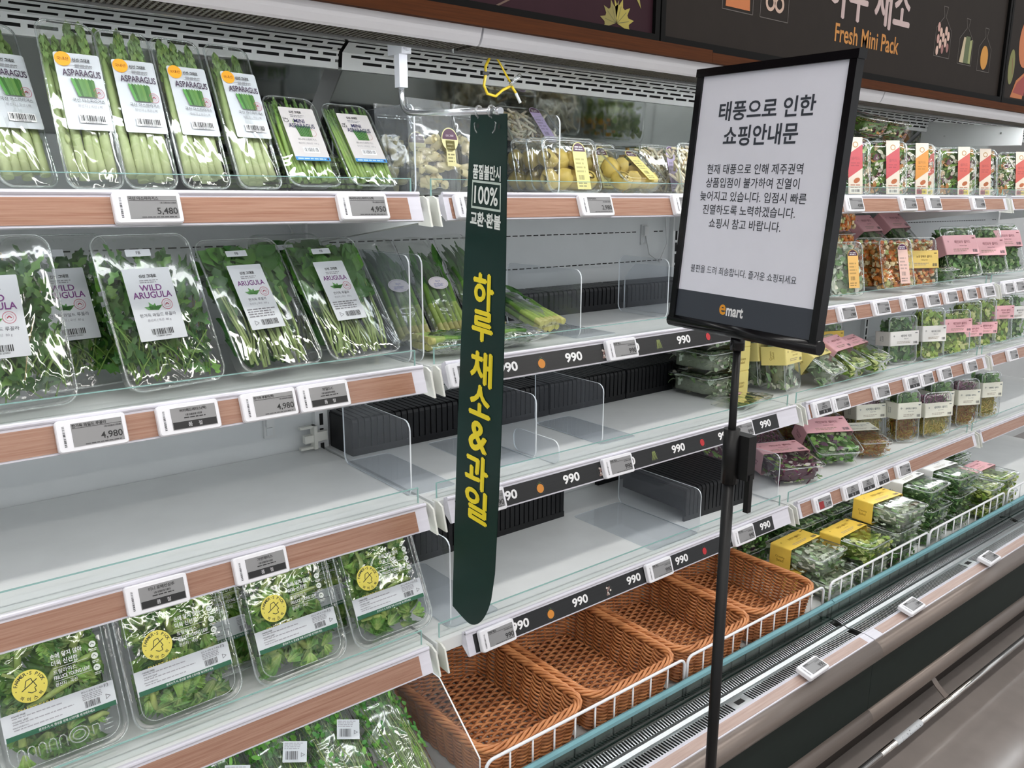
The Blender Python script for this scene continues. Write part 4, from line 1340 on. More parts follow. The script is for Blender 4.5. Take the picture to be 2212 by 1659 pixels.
def frill(mb, p, d, n, L, wd, c, rg, nu=25, nv=7, amp=0.012):
    """fan-shaped lettuce leaf with a ruffled, toothed edge"""
    d = d.normalized()
    n = (n - d * n.dot(d)).normalized()
    s_ = d.cross(n)
    ph = rg.uniform(0, 6)
    vs, fs = [], []
    for j in range(nv + 1):
        t = j / nv
        for i in range(nu):
            a = -1 + 2 * i / (nu - 1)
            half = wd * 0.5 * (0.14 + 0.86 * t ** 0.8)
            fr = t ** 1.6
            jag = (0.11 if i % 2 else -0.09) * L * (1 if j == nv else (0.3 if j == nv - 1 else 0))
            q = p + d * (L * t * (1 - 0.28 * a * a * t) + jag) + s_ * (a * half)
            q += n * (amp * fr * math.sin(a * 10 + ph + t * 2) + amp * 0.9 * fr * fr * math.sin(a * 23 + ph * 2) + rg.uniform(-0.2, 0.2) * amp * fr) + n * (-0.25 * L * t * t)
            vs.append(q)
    for j in range(nv):
        for i in range(nu - 1):
            b = j * nu + i
            fs.append((b, b + 1, b + nu + 1, b + nu))
    o = len(mb.v)
    mb.v += [tuple(v) for v in vs]
    for k, f in enumerate(fs):
        t = (k // (nu - 1)) / nv
        i = k % (nu - 1)
        mid = 1 - abs(i - (nu - 2) / 2) / (nu / 2)
        cc = mix(sc('#b9c77c'), c, min(1, 0.25 + t * 0.8 + (1 - mid) * 0.5))
        mb.f.append([o + x for x in f]); mb.m.append(0); mb.c.append(jit(cc, 0.10, rg)); mb.s.append(True)

# ================================================================== asparagus
def stalk_mesh(L, r, seed, green=0.0):
    rg = random.Random(seed)
    m = MB()
    n = 9
    pts, rs, cs = [], [], []
    bx, by = rg.uniform(-0.004, 0.004), rg.uniform(-0.002, 0.002)
    base, mid, tip = mix(sc('#b9c394'), sc('#86a84a'), green), mix(sc('#a0b676'), sc('#7da045'), green), mix(sc('#7f9d58'), sc('#567d33'), green)
    for i in range(n):
        t = i / (n - 1)
        pts.append((bx * math.sin(t * 3), by * math.sin(t * 3), L * t * 0.93))
        rs.append(r * (1.0 - 0.22 * t) if t < 0.8 else r * (0.82 - 2.2 * (t - 0.8)))
        cs.append(mix(base, mid, min(1, t * 1.6)) if t < 0.6 else mix(mid, tip, (t - 0.6) / 0.4))
    m.tube(pts, rs, 8, cs=cs)
    for i in range(26):
        t = 0.76 + 0.20 * (i / 25)
        a = i * 2.4
        rr = r * (0.95 - 2.2 * (t - 0.76))
        z = L * t
        c = jit(mix(tip, sc('#7d9a63'), rg.random() * 0.6), 0.12, rg)
        ce = Vector((rr * math.cos(a), rr * math.sin(a), z - 0.004))
        up = Vector((-0.15 * math.cos(a), -0.15 * math.sin(a), 1)).normalized()
        leaf(m, ce, up, Vector((math.cos(a), math.sin(a), 0)), 0.012 + r * 0.6, r * 1.1, c, 'oval', 0.12, rg, 3)
    for i in range(5):
        t = 0.25 + 0.11 * i
        a = i * 2.4 + seed
        rr = r * (1 - 0.22 * t)
        leaf(m, Vector((rr * math.cos(a), rr * math.sin(a), L * t - 0.006)), Vector((0, 0, 1)), Vector((math.cos(a), math.sin(a), 0)), 0.013, r * 1.0, jit(mix(mid, sc('#a9a77a'), 0.3), 0.1, rg), 'oval', 0.02, rg, 3)
    return m.mesh('asparagus_stalk', 'stalk')
STALKS = [stalk_mesh(0.205 + 0.012 * (i % 3), 0.0072 + 0.0006 * (i % 3), 40 + i) for i in range(5)]
MINIS = [stalk_mesh(0.140 + 0.008 * (i % 3), 0.0036 + 0.0003 * (i % 2), 80 + i, 0.85) for i in range(5)]
AW, AH, AD = 0.079, 0.246, 0.030
ASP_TRAY, ASP_RIM = tray_mesh(AW, AH, AD), rim_mesh(AW, AH)
ASP_FILM = [film_mesh(AW - 0.002, AH - 0.002, bulge=0.005, seed=i, wr=0.004) for i in range(5)]
def asp_label():
    w_, h_ = 0.062, 0.112
    P = Print()
    P.disc(-0.020, 0.046, 0.0105, sc('#f2a52b'), 2)
    P.tc(-0.020, 0.0435, 0.0052, '국내산', sc('#7c4a12'), 0.01, 3, maxw=0.017)
    P.tc(0.004, 0.0425, 0.0055, '신선 그대로', BLK, 0.03, maxw=0.024)
    P.micro(-0.006, 0.034, 0.02, 0.040, 2, sc('#8b8b90'))
    P.tc(0.002, 0.0215, 0.0100, 'ASPARAGUS', sc('#3b2540'), 0.012, maxw=0.052)
    for i in range(7):
        u = -0.012 + i * 0.0038
        P.poly([(u + 0.003, -0.008), (u + 0.0065, -0.008), (u + 0.0058 - 0.004 + i * 0.0006, 0.0165), (u + 0.0028 - 0.005 + i * 0.0006, 0.019), (u - 0.003 + i * 0.0006, 0.0165)], jit(sc('#4a7836'), 0.45), 3 + i % 2)
    P.ring(0.020, -0.001, 0.0070, 0.0077, sc('#b6566a'), 3).ring(0.020, -0.001, 0.0042, 0.0046, sc('#b6566a'), 3)
    P.line([(0.0175, -0.002), (0.020, 0.001), (0.0225, -0.002)], 0.0013, sc('#a13a4a'), 4)
    P.tc(0.004, -0.0165, 0.0058, '국산 아스파라거스', sc('#3d3d44'), 0.005, maxw=0.044)
    P.tc(0.004, -0.0245, 0.0050, '원산지 | 국산 | 팩', sc('#77777e'), maxw=0.040)
    P.rect(-0.014, -0.046, 0.023, -0.0335, WHT, 1)
    P.bars(-0.012, -0.0435, 0.021, -0.035, BLK, 26)
    P.tc(0.004, -0.0462, 0.0022, '2 500000 001234', BLK)
    return label_mesh(w_, h_, 0.006, 0.140, -0.0105, r=0.003, curve=0.003), P.mesh('lettering', lambda u, l, v: (u + 0.006, -0.0105 + 0.003 * (u / 0.031) ** 2 + l - 0.0001, v + 0.140))
ASP_LABEL, ASP_PRINT = asp_label()
def asparagus_pack(i, x, y, lean, yaw, label):
    t = thing('asparagus_pack', label, 'vegetable pack', group='large asparagus packs on the top shelf')
    ob('tray', ASP_TRAY, t)
    ob('tray_rim', ASP_RIM, t)
    ob('film_wrap', ASP_FILM[i % 5], t)
    lb = ob('label', ASP_LABEL, t)
    ob('lettering', ASP_PRINT, lb)
    rg = random.Random(900 + i)
    for k in range(5):
        ob('asparagus_stalk', STALKS[rg.randrange(5)], t, loc=(-0.0260 + k * 0.0130, 0.006, 0.012 + rg.uniform(0, 0.014)), rot=(R(rg.uniform(-1, 1)), R(rg.uniform(-2.5, 2.5)), rg.uniform(0, 6)))
    for k in range(4):
        ob('asparagus_stalk', STALKS[rg.randrange(5)], t, loc=(-0.0195 + k * 0.0130, 0.018, 0.014 + rg.uniform(0, 0.02)), rot=(R(rg.uniform(-1, 1)), R(rg.uniform(-2, 2)), rg.uniform(0, 6)))
    return lean_place(t, x, y, ZS[1], lean, yaw, AD)
AL = 'wrapped tray of thick asparagus '
for i, (x, y, lean, yaw, lb) in enumerate((
        (0.128, 1.322, 26, 8, AL + 'first of the row, farthest from the mini asparagus'), (0.300, 1.325, 17, 6, AL + 'second of the row, label with orange sticker'),
        (0.379, 1.330, 19, 5, AL + 'third of the row, right above the 5,480 tag'), (0.462, 1.330, 21, 7, AL + 'fourth of the row, shorter stalks'),
        (0.548, 1.328, 22, 9, AL + 'last of the row, next to the mini asparagus'))):
    asparagus_pack(i, x, y, lean, yaw, lb)
t = asparagus_pack(5, 0.222, 1.355, 22, 14, AL + 'tucked behind the first two of the row')

MW, MH, MD = 0.104, 0.175, 0.032
MIN_TRAY, MIN_RIM, MIN_FILM = tray_mesh(MW, MH, MD, 0.02), rim_mesh(MW, MH, 0.02), film_mesh(MW, MH, 0.02, 0.004, 9)
def mini_label(code):
    P = Print()
    P.tc(-0.004, 0.040, 0.0052, '신선 그대로', BLK, 0.03, maxw=0.024)
    P.micro(-0.016, 0.032, 0.012, 0.038, 2, sc('#8b8b90'))
    P.text(-0.0295, 0.018, -0.0245, 0.034, code, BLK, 0.0, f=lambda a, b: (-0.027 - (b - 0.026) * 0.6, 0.026 + (a + 0.027) * 1.9))
    P.tc(-0.002, 0.0215, 0.0075, 'MINI', sc('#2f2f55'), 0.012, lay=5, maxw=0.022)
    P.tc(0.0, 0.0115, 0.0085, 'ASPARAGUS', sc('#2f2f55'), 0.012, lay=5, maxw=0.050)
    for i in range(8):
        u = -0.011 + i * 0.0030
        P.poly([(u + 0.002, -0.005), (u + 0.0045, -0.005), (u + 0.0035 - 0.003 + i * 0.0007, 0.015), (u - 0.003 + i * 0.0007, 0.0165)], jit(sc('#3c6f2d'), 0.25), 3)
    P.ring(0.0175, 0.003, 0.0062, 0.0068, sc('#b07a72'), 3)
    P.tc(0.002, -0.013, 0.0048, '미니아스파라거스', sc('#66666c'), maxw=0.036)
    P.tc(0.002, -0.0205, 0.0046, '원산지 | 태국산  100 g', sc('#88888e'), maxw=0.042)
    P.rect(-0.013, -0.036, 0.018, -0.0255, WHT, 1)
    P.bars(-0.011, -0.034, 0.016, -0.0265, sc('#55555a'), 24)
    P.rect(-0.034, -0.0515, 0.034, -0.0445, sc('#2f86c9'), 2)
    P.micro(-0.030, -0.0505, 0.026, -0.0455, 1, sc('#b8d4ea'), 3)
    P.disc(0.029, -0.048, 0.0022, sc('#3a2228'), 3, 10)
    return print_at(P, 0.004, 0.097, -0.0075)
MIN_LABEL = label_mesh(0.068, 0.103, 0.004, 0.097, -0.0073, 'labelwarm', 0.002)
MIN_P = [mini_label('CF'), mini_label('EA')]
def mini_pack(i, label):
    t = thing('mini_asparagus_pack', label, 'vegetable pack', group='mini asparagus packs on the top shelf')
    ob('tray', MIN_TRAY, t)
    ob('tray_rim', MIN_RIM, t)
    ob('film_wrap', MIN_FILM, t)
    lb = ob('label', MIN_LABEL, t)
    ob('lettering', MIN_P[i % 2], lb)
    rg = random.Random(300 + i)
    for row in range(2):
        for k in range(13):
            ob('asparagus_stalk', MINIS[rg.randrange(5)], t, loc=(-0.042 + k * 0.0068 + row * 0.003, 0.004 + row * 0.010, 0.012 + rg.uniform(0, 0.010)), rot=(R(rg.uniform(-1.5, 1.5)), R(rg.uniform(-4, 4)), rg.uniform(0, 6)))
    return t
lean_place(mini_pack(0, 'clear tray of thin mini asparagus next to the thick asparagus, label code CF'), 0.647, 1.330, ZS[1], 30, 7, MD)
lean_place(mini_pack(1, 'clear tray of thin mini asparagus next to the clear divider, label code EA'), 0.760, 1.328, ZS[1], 34, 7, MD)
for i, (x, y, z, lb) in enumerate(((0.62, 1.50, 0.0, 'bottom of its stack behind the thick asparagus'), (0.62, 1.50, 0.040, 'middle of its stack behind the thick asparagus'), (0.62, 1.495, 0.080, 'topmost of its stack behind the thick asparagus'), (0.765, 1.49, 0.0, 'lying at the bottom behind the divider side'), (0.765, 1.49, 0.040, 'lying on top behind the divider side'))):
    t = mini_pack(i + 2, 'clear tray of mini asparagus ' + lb)
    lean_place(t, x, y - 0.03, ZS[1] + z, 90, 0, MD)

# ================================================================== arugula packs
GW, GH, GD = 0.162, 0.255, 0.045
ARU_TRAY, ARU_RIM = tray_mesh(GW, GH, GD, 0.022), rim_mesh(GW, GH, 0.022)
ARU_FILM = [film_mesh(GW, GH, 0.022, 0.005, 20 + i, wr=0.005) for i in range(4)]
G1, G2, G3 = sc('#4c7a35'), sc('#3c6a30'), sc('#6a9845')
def clampv(m, hx=0.076, y0=-0.003, y1=0.042, z0=0.010, z1=0.240):
    m.v = [(max(-hx, min(hx, x)), max(y0, min(y1, y)), max(z0, min(z1, z))) for x, y, z in m.v]
def greens_wild(seed):
    rg = random.Random(seed)
    m = MB()
    back = MB()
    for i in range(330):
        p = Vector((rg.uniform(-0.070, 0.070), rg.uniform(0.004, 0.036), rg.uniform(0.03, 0.205)))
        d = Vector((rg.uniform(-0.7, 0.7), rg.uniform(-0.3, 0.15), rg.uniform(-0.2, 1.0)))
        leaf(m, p, d, Vector((rg.uniform(-0.4, 0.4), -1, rg.uniform(-0.4, 0.4))), rg.uniform(0.022, 0.046), rg.uniform(0.008, 0.017), jit(rg.choice((G1, G2, G3, sc('#35602c'))), 0.2, rg), 'lobed', rg.uniform(-0.3, 0.5), rg, 6)
    return m
def stems(m, n, rg, z0, z1, c, r=0.0014, x=0.068, tilt=0.6, y0=0.002, y1=0.03, L=(0.05, 0.11)):
    for i in range(n):
        p = Vector((rg.uniform(-x, x), rg.uniform(y0, y1), rg.uniform(z0, z1)))
        d = Vector((rg.uniform(-tilt, tilt), rg.uniform(-0.05, 0.05), 1)).normalized()
        Ln = rg.uniform(*L)
        q = p + d * Ln
        q.x = max(-x - 0.004, min(x + 0.004, q.x))
        mid = (p + q) / 2 + Vector((rg.uniform(-0.006, 0.006), -0.002, 0))
        cc = jit(c, 0.15, rg)
        m.tube([p, mid, q], [r, r * 0.95, r * 0.75], 5, c=cc, caps=True)
def wild_mesh(seed):
    m = greens_wild(seed)
    rg = random.Random(seed + 1)
    stems(m, 60, rg, 0.012, 0.06, sc('#7da24c'), 0.0013, tilt=0.9, L=(0.04, 0.10))
    stems(m, 8, rg, 0.03, 0.14, sc('#cdb277'), 0.0008, tilt=0.5)
    clampv(m)
    return m.mesh('arugula_leaves', 'veg')
def broad_mesh(seed):
    rg = random.Random(seed)
    m = MB()
    for i in range(150):
        p = Vector((rg.uniform(-0.066, 0.066), rg.uniform(0.004, 0.034), 0.10 + 0.125 * rg.random() ** 0.7))
        d = Vector((rg.uniform(-0.7, 0.7), rg.uniform(-0.15, 0.1), rg.uniform(0.0, 1.0)))
        leaf(m, p, d, Vector((rg.uniform(-0.3, 0.3), -1, rg.uniform(-0.3, 0.3))), rg.uniform(0.035, 0.062), rg.uniform(0.022, 0.036), jit(rg.choice((sc('#4d8030'), sc('#3c6d2a'), sc('#5a9139'), sc('#2f5a28'))), 0.15, rg), rg.choice(('oval', 'oval', 'lobed')), rg.uniform(-0.1, 0.3), rg, 6)
    for i in range(46):
        x0 = rg.uniform(-0.060, 0.060)
        x1 = max(-0.068, min(0.068, x0 * 0.9 + rg.uniform(-0.03, 0.03)))
        y = rg.uniform(0.003, 0.022)
        c = jit(sc('#a9c07d'), 0.12, rg)
        m.tube([(x0, y, 0.012 + rg.uniform(0, 0.02)), ((x0 + x1) / 2 + 0.004, y - 0.001, 0.07), (x1, y, 0.13 + rg.uniform(0, 0.04))], [0.0021, 0.0019, 0.0014], 5, c=c)
    for i in range(40):
        p = Vector((rg.uniform(-0.066, 0.066), rg.uniform(0.020, 0.036), rg.uniform(0.02, 0.12)))
        leaf(m, p, Vector((rg.uniform(-0.6, 0.6), 0, 1)), Vector((0, -1, 0.2)), 0.05, 0.03, jit(sc('#2c5226'), 0.2, rg), 'oval', 0.1, rg, 5)
    clampv(m)
    return m.mesh('arugula_leaves', 'veg')
def aru_label(wild):
    P = Print()
    h = 0.118 if wild else 0.124
    P.tc(0, 0.043, 0.0058, '신선 그대로', BLK, 0.03, maxw=0.028)
    P.micro(-0.015, 0.034, 0.016, 0.0405, 2, sc('#8a8a90'))
    PU = sc('#6d2f73')
    if wild:
        P.tc(0, 0.0215, 0.0100, 'WILD', PU, 0.015, maxw=0.036)
        P.tc(0, 0.0095, 0.0105, 'ARUGULA', PU, 0.015, maxw=0.062)
    else:
        P.tc(0, 0.0215, 0.0095, 'ARUGULA', PU, 0.015, maxw=0.052)
    rg = random.Random(4)
    for i in range(11):
        a = R(rg.uniform(-70, 70))
        L = rg.uniform(0.010, 0.020)
        u, v = -0.004, -0.010 if wild else 0.004
        e = (u + L * math.sin(a), v + L * math.cos(a) * 0.8)
        n_ = (math.cos(a) * 0.003, -math.sin(a) * 0.003)
        P.poly([(u, v), ((u + e[0]) / 2 + n_[0], (v + e[1]) / 2 + n_[1]), e, ((u + e[0]) / 2 - n_[0], (v + e[1]) / 2 - n_[1])], jit(sc('#5f9a56'), 0.25, rg), 3)
    zz = -0.002 if wild else 0.008
    P.ring(0.019, zz, 0.0080, 0.0088, sc('#b6566a'), 3).ring(0.019, zz, 0.0050, 0.0054, sc('#b6566a'), 3)
    P.line([(0.016, zz - 0.001), (0.019, zz + 0.002), (0.022, zz - 0.001)], 0.0014, sc('#a13a4a'), 4)
    if wild:
        P.tc(0, -0.021, 0.0060, '한가득 와일드 루꼴라', sc('#4a4a52'), 0.0, maxw=0.058)
        P.tc(0, -0.0295, 0.0052, '원산지 | 국산  80 g', sc('#8a8a92'), maxw=0.050)
        P.bars(-0.017, -0.050, 0.017, -0.0405, BLK, 26)
        P.tc(0, -0.0535, 0.0025, '2 500000 239401', BLK)
    else:
        P.tc(0, -0.0085, 0.0055, '한가득 루꼴라', sc('#4a4a52'), maxw=0.036)
        P.tc(0, -0.0165, 0.0048, '원산지 | 국산  100 g', sc('#8a8a92'), maxw=0.044)
        P.micro(-0.028, -0.040, 0.028, -0.022, 4, sc('#77777c'))
        P.ring(-0.020, -0.050, 0.0042, 0.0056, sc('#6a6a70'), 2, 3)
        P.bars(-0.010, -0.055, 0.022, -0.0445, BLK, 26)
    return P, h
def aru_pack(i, wild, label):
    t = thing('arugula_pack', label, 'vegetable pack', group='wrapped arugula packs')
    ob('tray', ARU_TRAY, t)
    ob('tray_rim', ARU_RIM, t)
    ob('film_wrap', ARU_FILM[i % 4], t)
    ob('arugula_leaves', (WILD if wild else BROAD)[i % 2], t, kind='stuff')
    lx, lz = (-0.010, 0.135)
    lb = ob('label', ARU_L[wild][0], t, loc=(lx, 0, lz))
    ob('lettering', ARU_L[wild][1], lb)
    fb = ob('date_sticker', FB_L, t, loc=(lx - 0.004, 0, lz + 0.085))
    ob('lettering', FB_P, fb)
    return t
WILD = [wild_mesh(51), wild_mesh(52)]
BROAD = [broad_mesh(61), broad_mesh(62)]
ARU_L = {}
for _w in (True, False):
    P, h = aru_label(_w)
    ARU_L[_w] = (label_mesh(0.076 if _w else 0.066, h, 0, 0, -0.0105, 'label', 0.0015), print_at(P, 0, 0, -0.0107))
FB_L = label_mesh(0.040, 0.0115, 0, 0, -0.0100, 'label', 0.001)
P = Print()
P.tc(0, -0.0024, 0.0048, 'FB', BLK)
FB_P = print_at(P, 0, 0, -0.0102)
for i, (x, y, lean, yaw, wild, lb) in enumerate((
        (0.165, 1.322, 17, 3, True, 'wrapped wild arugula pack above the 4,980 tag, farthest from the clear dividers'),
        (0.392, 1.325, 23, 10, True, 'wrapped wild arugula pack above the sold-out tag'),
        (0.570, 1.325, 33, 11, False, 'wrapped broad-leaf arugula pack with pale stems, next to the wild arugula'),
        (0.733, 1.330, 35, 9, False, 'wrapped broad-leaf arugula pack right beside the tall clear divider'))):
    lean_place(aru_pack(i, wild, lb), x, y, ZS[2], lean, yaw, GD)
lean_place(aru_pack(6, False, 'wrapped broad-leaf arugula pack behind the front ones, only its top showing'), 0.700, 1.432, ZS[2] + 0.001, 33, 8, GD)
lean_place(aru_pack(5, True, 'wrapped wild arugula pack behind the first, its edge showing'), 0.28, 1.40, ZS[2], 24, 8, GD)

# ================================================================== curly lettuce packs
FW, FH, FD = 0.186, 0.255, 0.048
FR_TRAY = tray_mesh(FW, FH, FD, 0.030, 0.007, 0.008)
FR_LID, FR_RIM = lid_mesh(FW, FH, 0.030, 0.007), rim_mesh(FW, FH, 0.030, 0.0, 0.0020)
FR_RIM2 = rim_mesh(FW - 0.026, FH - 0.026, 0.024, -0.006, 0.0011)
for v in FR_RIM2.vertices:
    v.co.z += 0.013
def lettuce_mesh(seed):
    rg = random.Random(seed)
    m = MB()
    cols = (sc('#6a9a3a'), sc('#588a32'), sc('#82ae48'), sc('#629540'), sc('#45752f'))
    for i in range(46):
        p = Vector((rg.uniform(-0.060, 0.060), rg.uniform(0.006, 0.036), rg.uniform(0.020, 0.195)))
        d = Vector((rg.uniform(-0.8, 0.8), rg.uniform(-0.2, 0.2), rg.uniform(-0.7, 1.0)))
        n_ = Vector((rg.uniform(-0.5, 0.5), -1, rg.uniform(-0.5, 0.5)))
        frill(m, p, d, n_, rg.uniform(0.035, 0.070), rg.uniform(0.045, 0.080), rg.choice(cols), rg, amp=rg.uniform(0.006, 0.011))
    for i in range(60):
        p = Vector((rg.uniform(-0.066, 0.066), rg.uniform(0.000, 0.018), rg.uniform(0.025, 0.215)))
        frill(m, p, Vector((rg.uniform(-1, 1), rg.uniform(-0.5, 0.1), rg.uniform(-0.8, 1))), Vector((rg.uniform(-0.6, 0.6), -1, rg.uniform(-0.6, 0.6))), rg.uniform(0.016, 0.030), rg.uniform(0.022, 0.040), rg.choice(cols), rg, 15, 4, amp=0.006)
    for i in range(9):
        p = Vector((rg.uniform(-0.058, 0.058), rg.uniform(0.000, 0.012), rg.uniform(0.03, 0.18)))
        d = Vector((rg.uniform(-1, 1), 0.0, rg.uniform(-0.3, 1))).normalized()
        L = rg.uniform(0.05, 0.09)
        e = p + d * L
        e.x = max(-0.066, min(0.066, e.x))
        e.z = max(0.02, min(0.215, e.z))
        m.tube([p, (p + e) / 2 + Vector((0.006, -0.003, 0.004)), e], [0.0062, 0.0048, 0.0026], 6, c=jit(sc('#a9bd6c'), 0.12, rg))
    # clip back inside the tray
    m.v = [(max(-0.074, min(0.074, x)), (y if -0.003 < y < 0.043 else (-0.003 + 0.25 * math.sin(y * 300) * 0.004 if y < 0 else 0.043)), max(0.012, min(0.236, z))) for x, y, z in m.v]
    return m.mesh('curly_lettuce', 'veg')
LETT = [lettuce_mesh(71 + i) for i in range(4)]
def lettuce_print():
    P = Print()
    YE, DKG = sc('#dfd05a'), sc('#26301f')
    cu, cv, r = -0.034, 0.132, 0.0245
    P.disc(cu, cv, r, YE, 1, 36)
    P.arc(cu, cv, r * 0.80, 0.0052, "FARMER'S PICK", 170, 10, DKG, 0.02)
    P.arc(cu, cv, r * 0.80, 0.0056, '파머스픽', 215, 325, DKG, 0.02, inner=True)
    for a in (188, 352):
        P.disc(cu + r * 0.8 * math.cos(R(a)), cv + r * 0.8 * math.sin(R(a)), 0.0008, DKG, 2, 8)
    # small hat-and-face mark
    P.line([(cu - 0.012, cv - 0.005), (cu + 0.011, cv + 0.008)], 0.0014, DKG, 3)
    P.line([(cu - 0.007, cv - 0.001), (cu - 0.004, cv + 0.009), (cu + 0.003, cv + 0.011), (cu + 0.005, cv + 0.004)], 0.0012, DKG, 3)
    P.line([(cu + 0.006, cv + 0.004), (cu + 0.009, cv - 0.003), (cu + 0.006, cv - 0.004), (cu + 0.007, cv - 0.010), (cu + 0.001, cv - 0.011), (cu - 0.004, cv - 0.008)], 0.0012, DKG, 3)
    P.tc(cu + 0.003, cv - r - 0.0125, 0.0072, 'SMART FARM', sc('#c9bd55'), 0.008, maxw=0.050)
    P.tc(0.0, 0.160, 0.0085, '손에 닿지 않아', WHT, 0.012, al='l', maxw=0.046)
    P.tc(0.0, 0.149, 0.0085, '더욱 신선한', WHT, 0.012, al='l', maxw=0.038)
    P.rect(0.001, 0.1455, 0.052, 0.1460, WHT)
    P.tc(0.0, 0.136, 0.0072, '프릴아이스', WHT, 0.0, al='l', maxw=0.034)
    P.tc(0.0, 0.128, 0.0058, 'FRILLICE YOUNG LEAF', WHT, 0.012, al='l', maxw=0.052)
    P.rect(0.001, 0.1250, 0.054, 0.1255, WHT)
    P.tc(0.0, 0.117, 0.0062, '원산지 : 국산', WHT, 0.006, al='l', maxw=0.032)
    for i in range(3):
        v = 0.165 - i * 0.019
        P.disc(0.062, v, 0.0052, sc('#d9ded6'), 1, 18)
        P.line([(0.059, v - 0.001), (0.061, v + 0.002), (0.0645, v - 0.001)], 0.0009, sc('#41563a'), 3)
        P.micro(0.057, v - 0.0115, 0.0675, v - 0.0065, 2, sc('#d9ded6'))
    return print_at(P, 0, 0, -0.0078, 'lid_print')
FR_PRINT = lettuce_print()
def lettuce_strip():
    P = Print()
    P.rect(-0.078, 0.0, 0.0785, 0.0075, sc('#1d5a40'), 1)
    P.tc(0.006, 0.0016, 0.0042, '분리수거 시, 환경을 위해 스티커를 제거해주세요', WHT, maxw=0.080)
    for i, s_ in enumerate(('· HAND FREE', '· YOUNG LEAF', '· FRILLICE(프릴아이스)')):
        P.tc(-0.068, 0.0335 - i * 0.0085, 0.0026, s_, sc('#4a4a50'), 0.01, al='l')
        P.micro(-0.066, 0.0295 - i * 0.0085, 0.022, 0.0330 - i * 0.0085, 1, sc('#9a9aa0'), seed=i)
    P.tc(0.032, 0.0335, 0.0034, '반드시 세척 후 드세요', sc('#4a4a50'), al='l', maxw=0.032)
    P.micro(0.032, 0.022, 0.062, 0.0325, 4, sc('#8a8a90'), seed=8)
    P.bars(0.034, 0.0105, 0.056, 0.0205, sc('#3a3a3e'), 24)
    P.ring(0.068, 0.0175, 0.0035, 0.0048, sc('#444448'), 2, 3)
    P.tc(0.069, 0.0325, 0.0052, 'F3', sc('#55555a'), al='c')
    return print_at(P, 0, 0.060, -0.0086)
FR_STRIP_P = lettuce_strip()
FR_STRIP = label_mesh(0.160, 0.040, 0.0, 0.080, -0.0083, 'label', 0.001)
def lettuce_pack(i, label, emboss=False):
    t = thing('lettuce_pack', label, 'vegetable pack', group='boxed curly lettuce packs')
    tr = ob('tray', FR_TRAY, t)
    ob('tray_rim', FR_RIM, tr)
    ob('curly_lettuce', LETT[i % 4], t, kind='stuff')
    ld = ob('lid', FR_LID, t)
    ob('lid_rim', FR_RIM2, ld)
    ob('lid_print', FR_PRINT, ld)
    sp_ = ob('paper_strip', FR_STRIP, t)
    ob('lettering', FR_STRIP_P, sp_)
    if emboss:
        vs, fs, _ = text_geo('manna', 0.0)
        m = MB()
        def ring_t(pts, closed=False):
            m.tube([(a, -0.0085, b) for a, b in pts], 0.0012, 6, closed=closed)
        for k in range(5):
            u = -0.068 + k * 0.0145
            ring_t([(u, 0.026), (u, 0.040), (u + 0.003, 0.044), (u + 0.007, 0.044), (u + 0.010, 0.040), (u + 0.010, 0.026)])
        ring_t([(0.018 + 0.014 * math.cos(R(a)), 0.036 + 0.012 * math.sin(R(a))) for a in range(0, 360, 20)], True)
        ring_t([(0.018 + 0.009 * math.cos(R(a)), 0.036 + 0.007 * math.sin(R(a))) for a in range(0, 360, 24)], True)
        ring_t([(0.038, 0.028), (0.038, 0.042), (0.046, 0.042), (0.048, 0.038), (0.048, 0.028)])
        for zz in (0.029, 0.036, 0.043):
            ring_t([(0.054, zz), (0.068, zz)])
        m.build('embossed_lettering', 'rimclear', ld)
    return t
for i, (x, y, lean, yaw, lb) in enumerate((
        (0.172, 1.320, 24, 2, 'boxed curly lettuce pack with embossed lettering low on its lid'),
        (0.363, 1.320, 25, 2, 'boxed curly lettuce pack below the first sold-out tag'),
        (0.570, 1.320, 25, 2, 'boxed curly lettuce pack below the second sold-out tag'),
        (0.768, 1.320, 26, 2, 'boxed curly lettuce pack next to the end of its shelf'))):
    lean_place(lettuce_pack(i, lb, i == 0), x, y, ZS[4], lean, yaw, FD)
for i, x in enumerate((0.455, 0.66)):
    lean_place(lettuce_pack(i + 2, 'boxed curly lettuce pack ' + ('behind and between the second and third', 'behind and between the third and last')[i]), x, 1.398, ZS[4], 26, 2, FD)

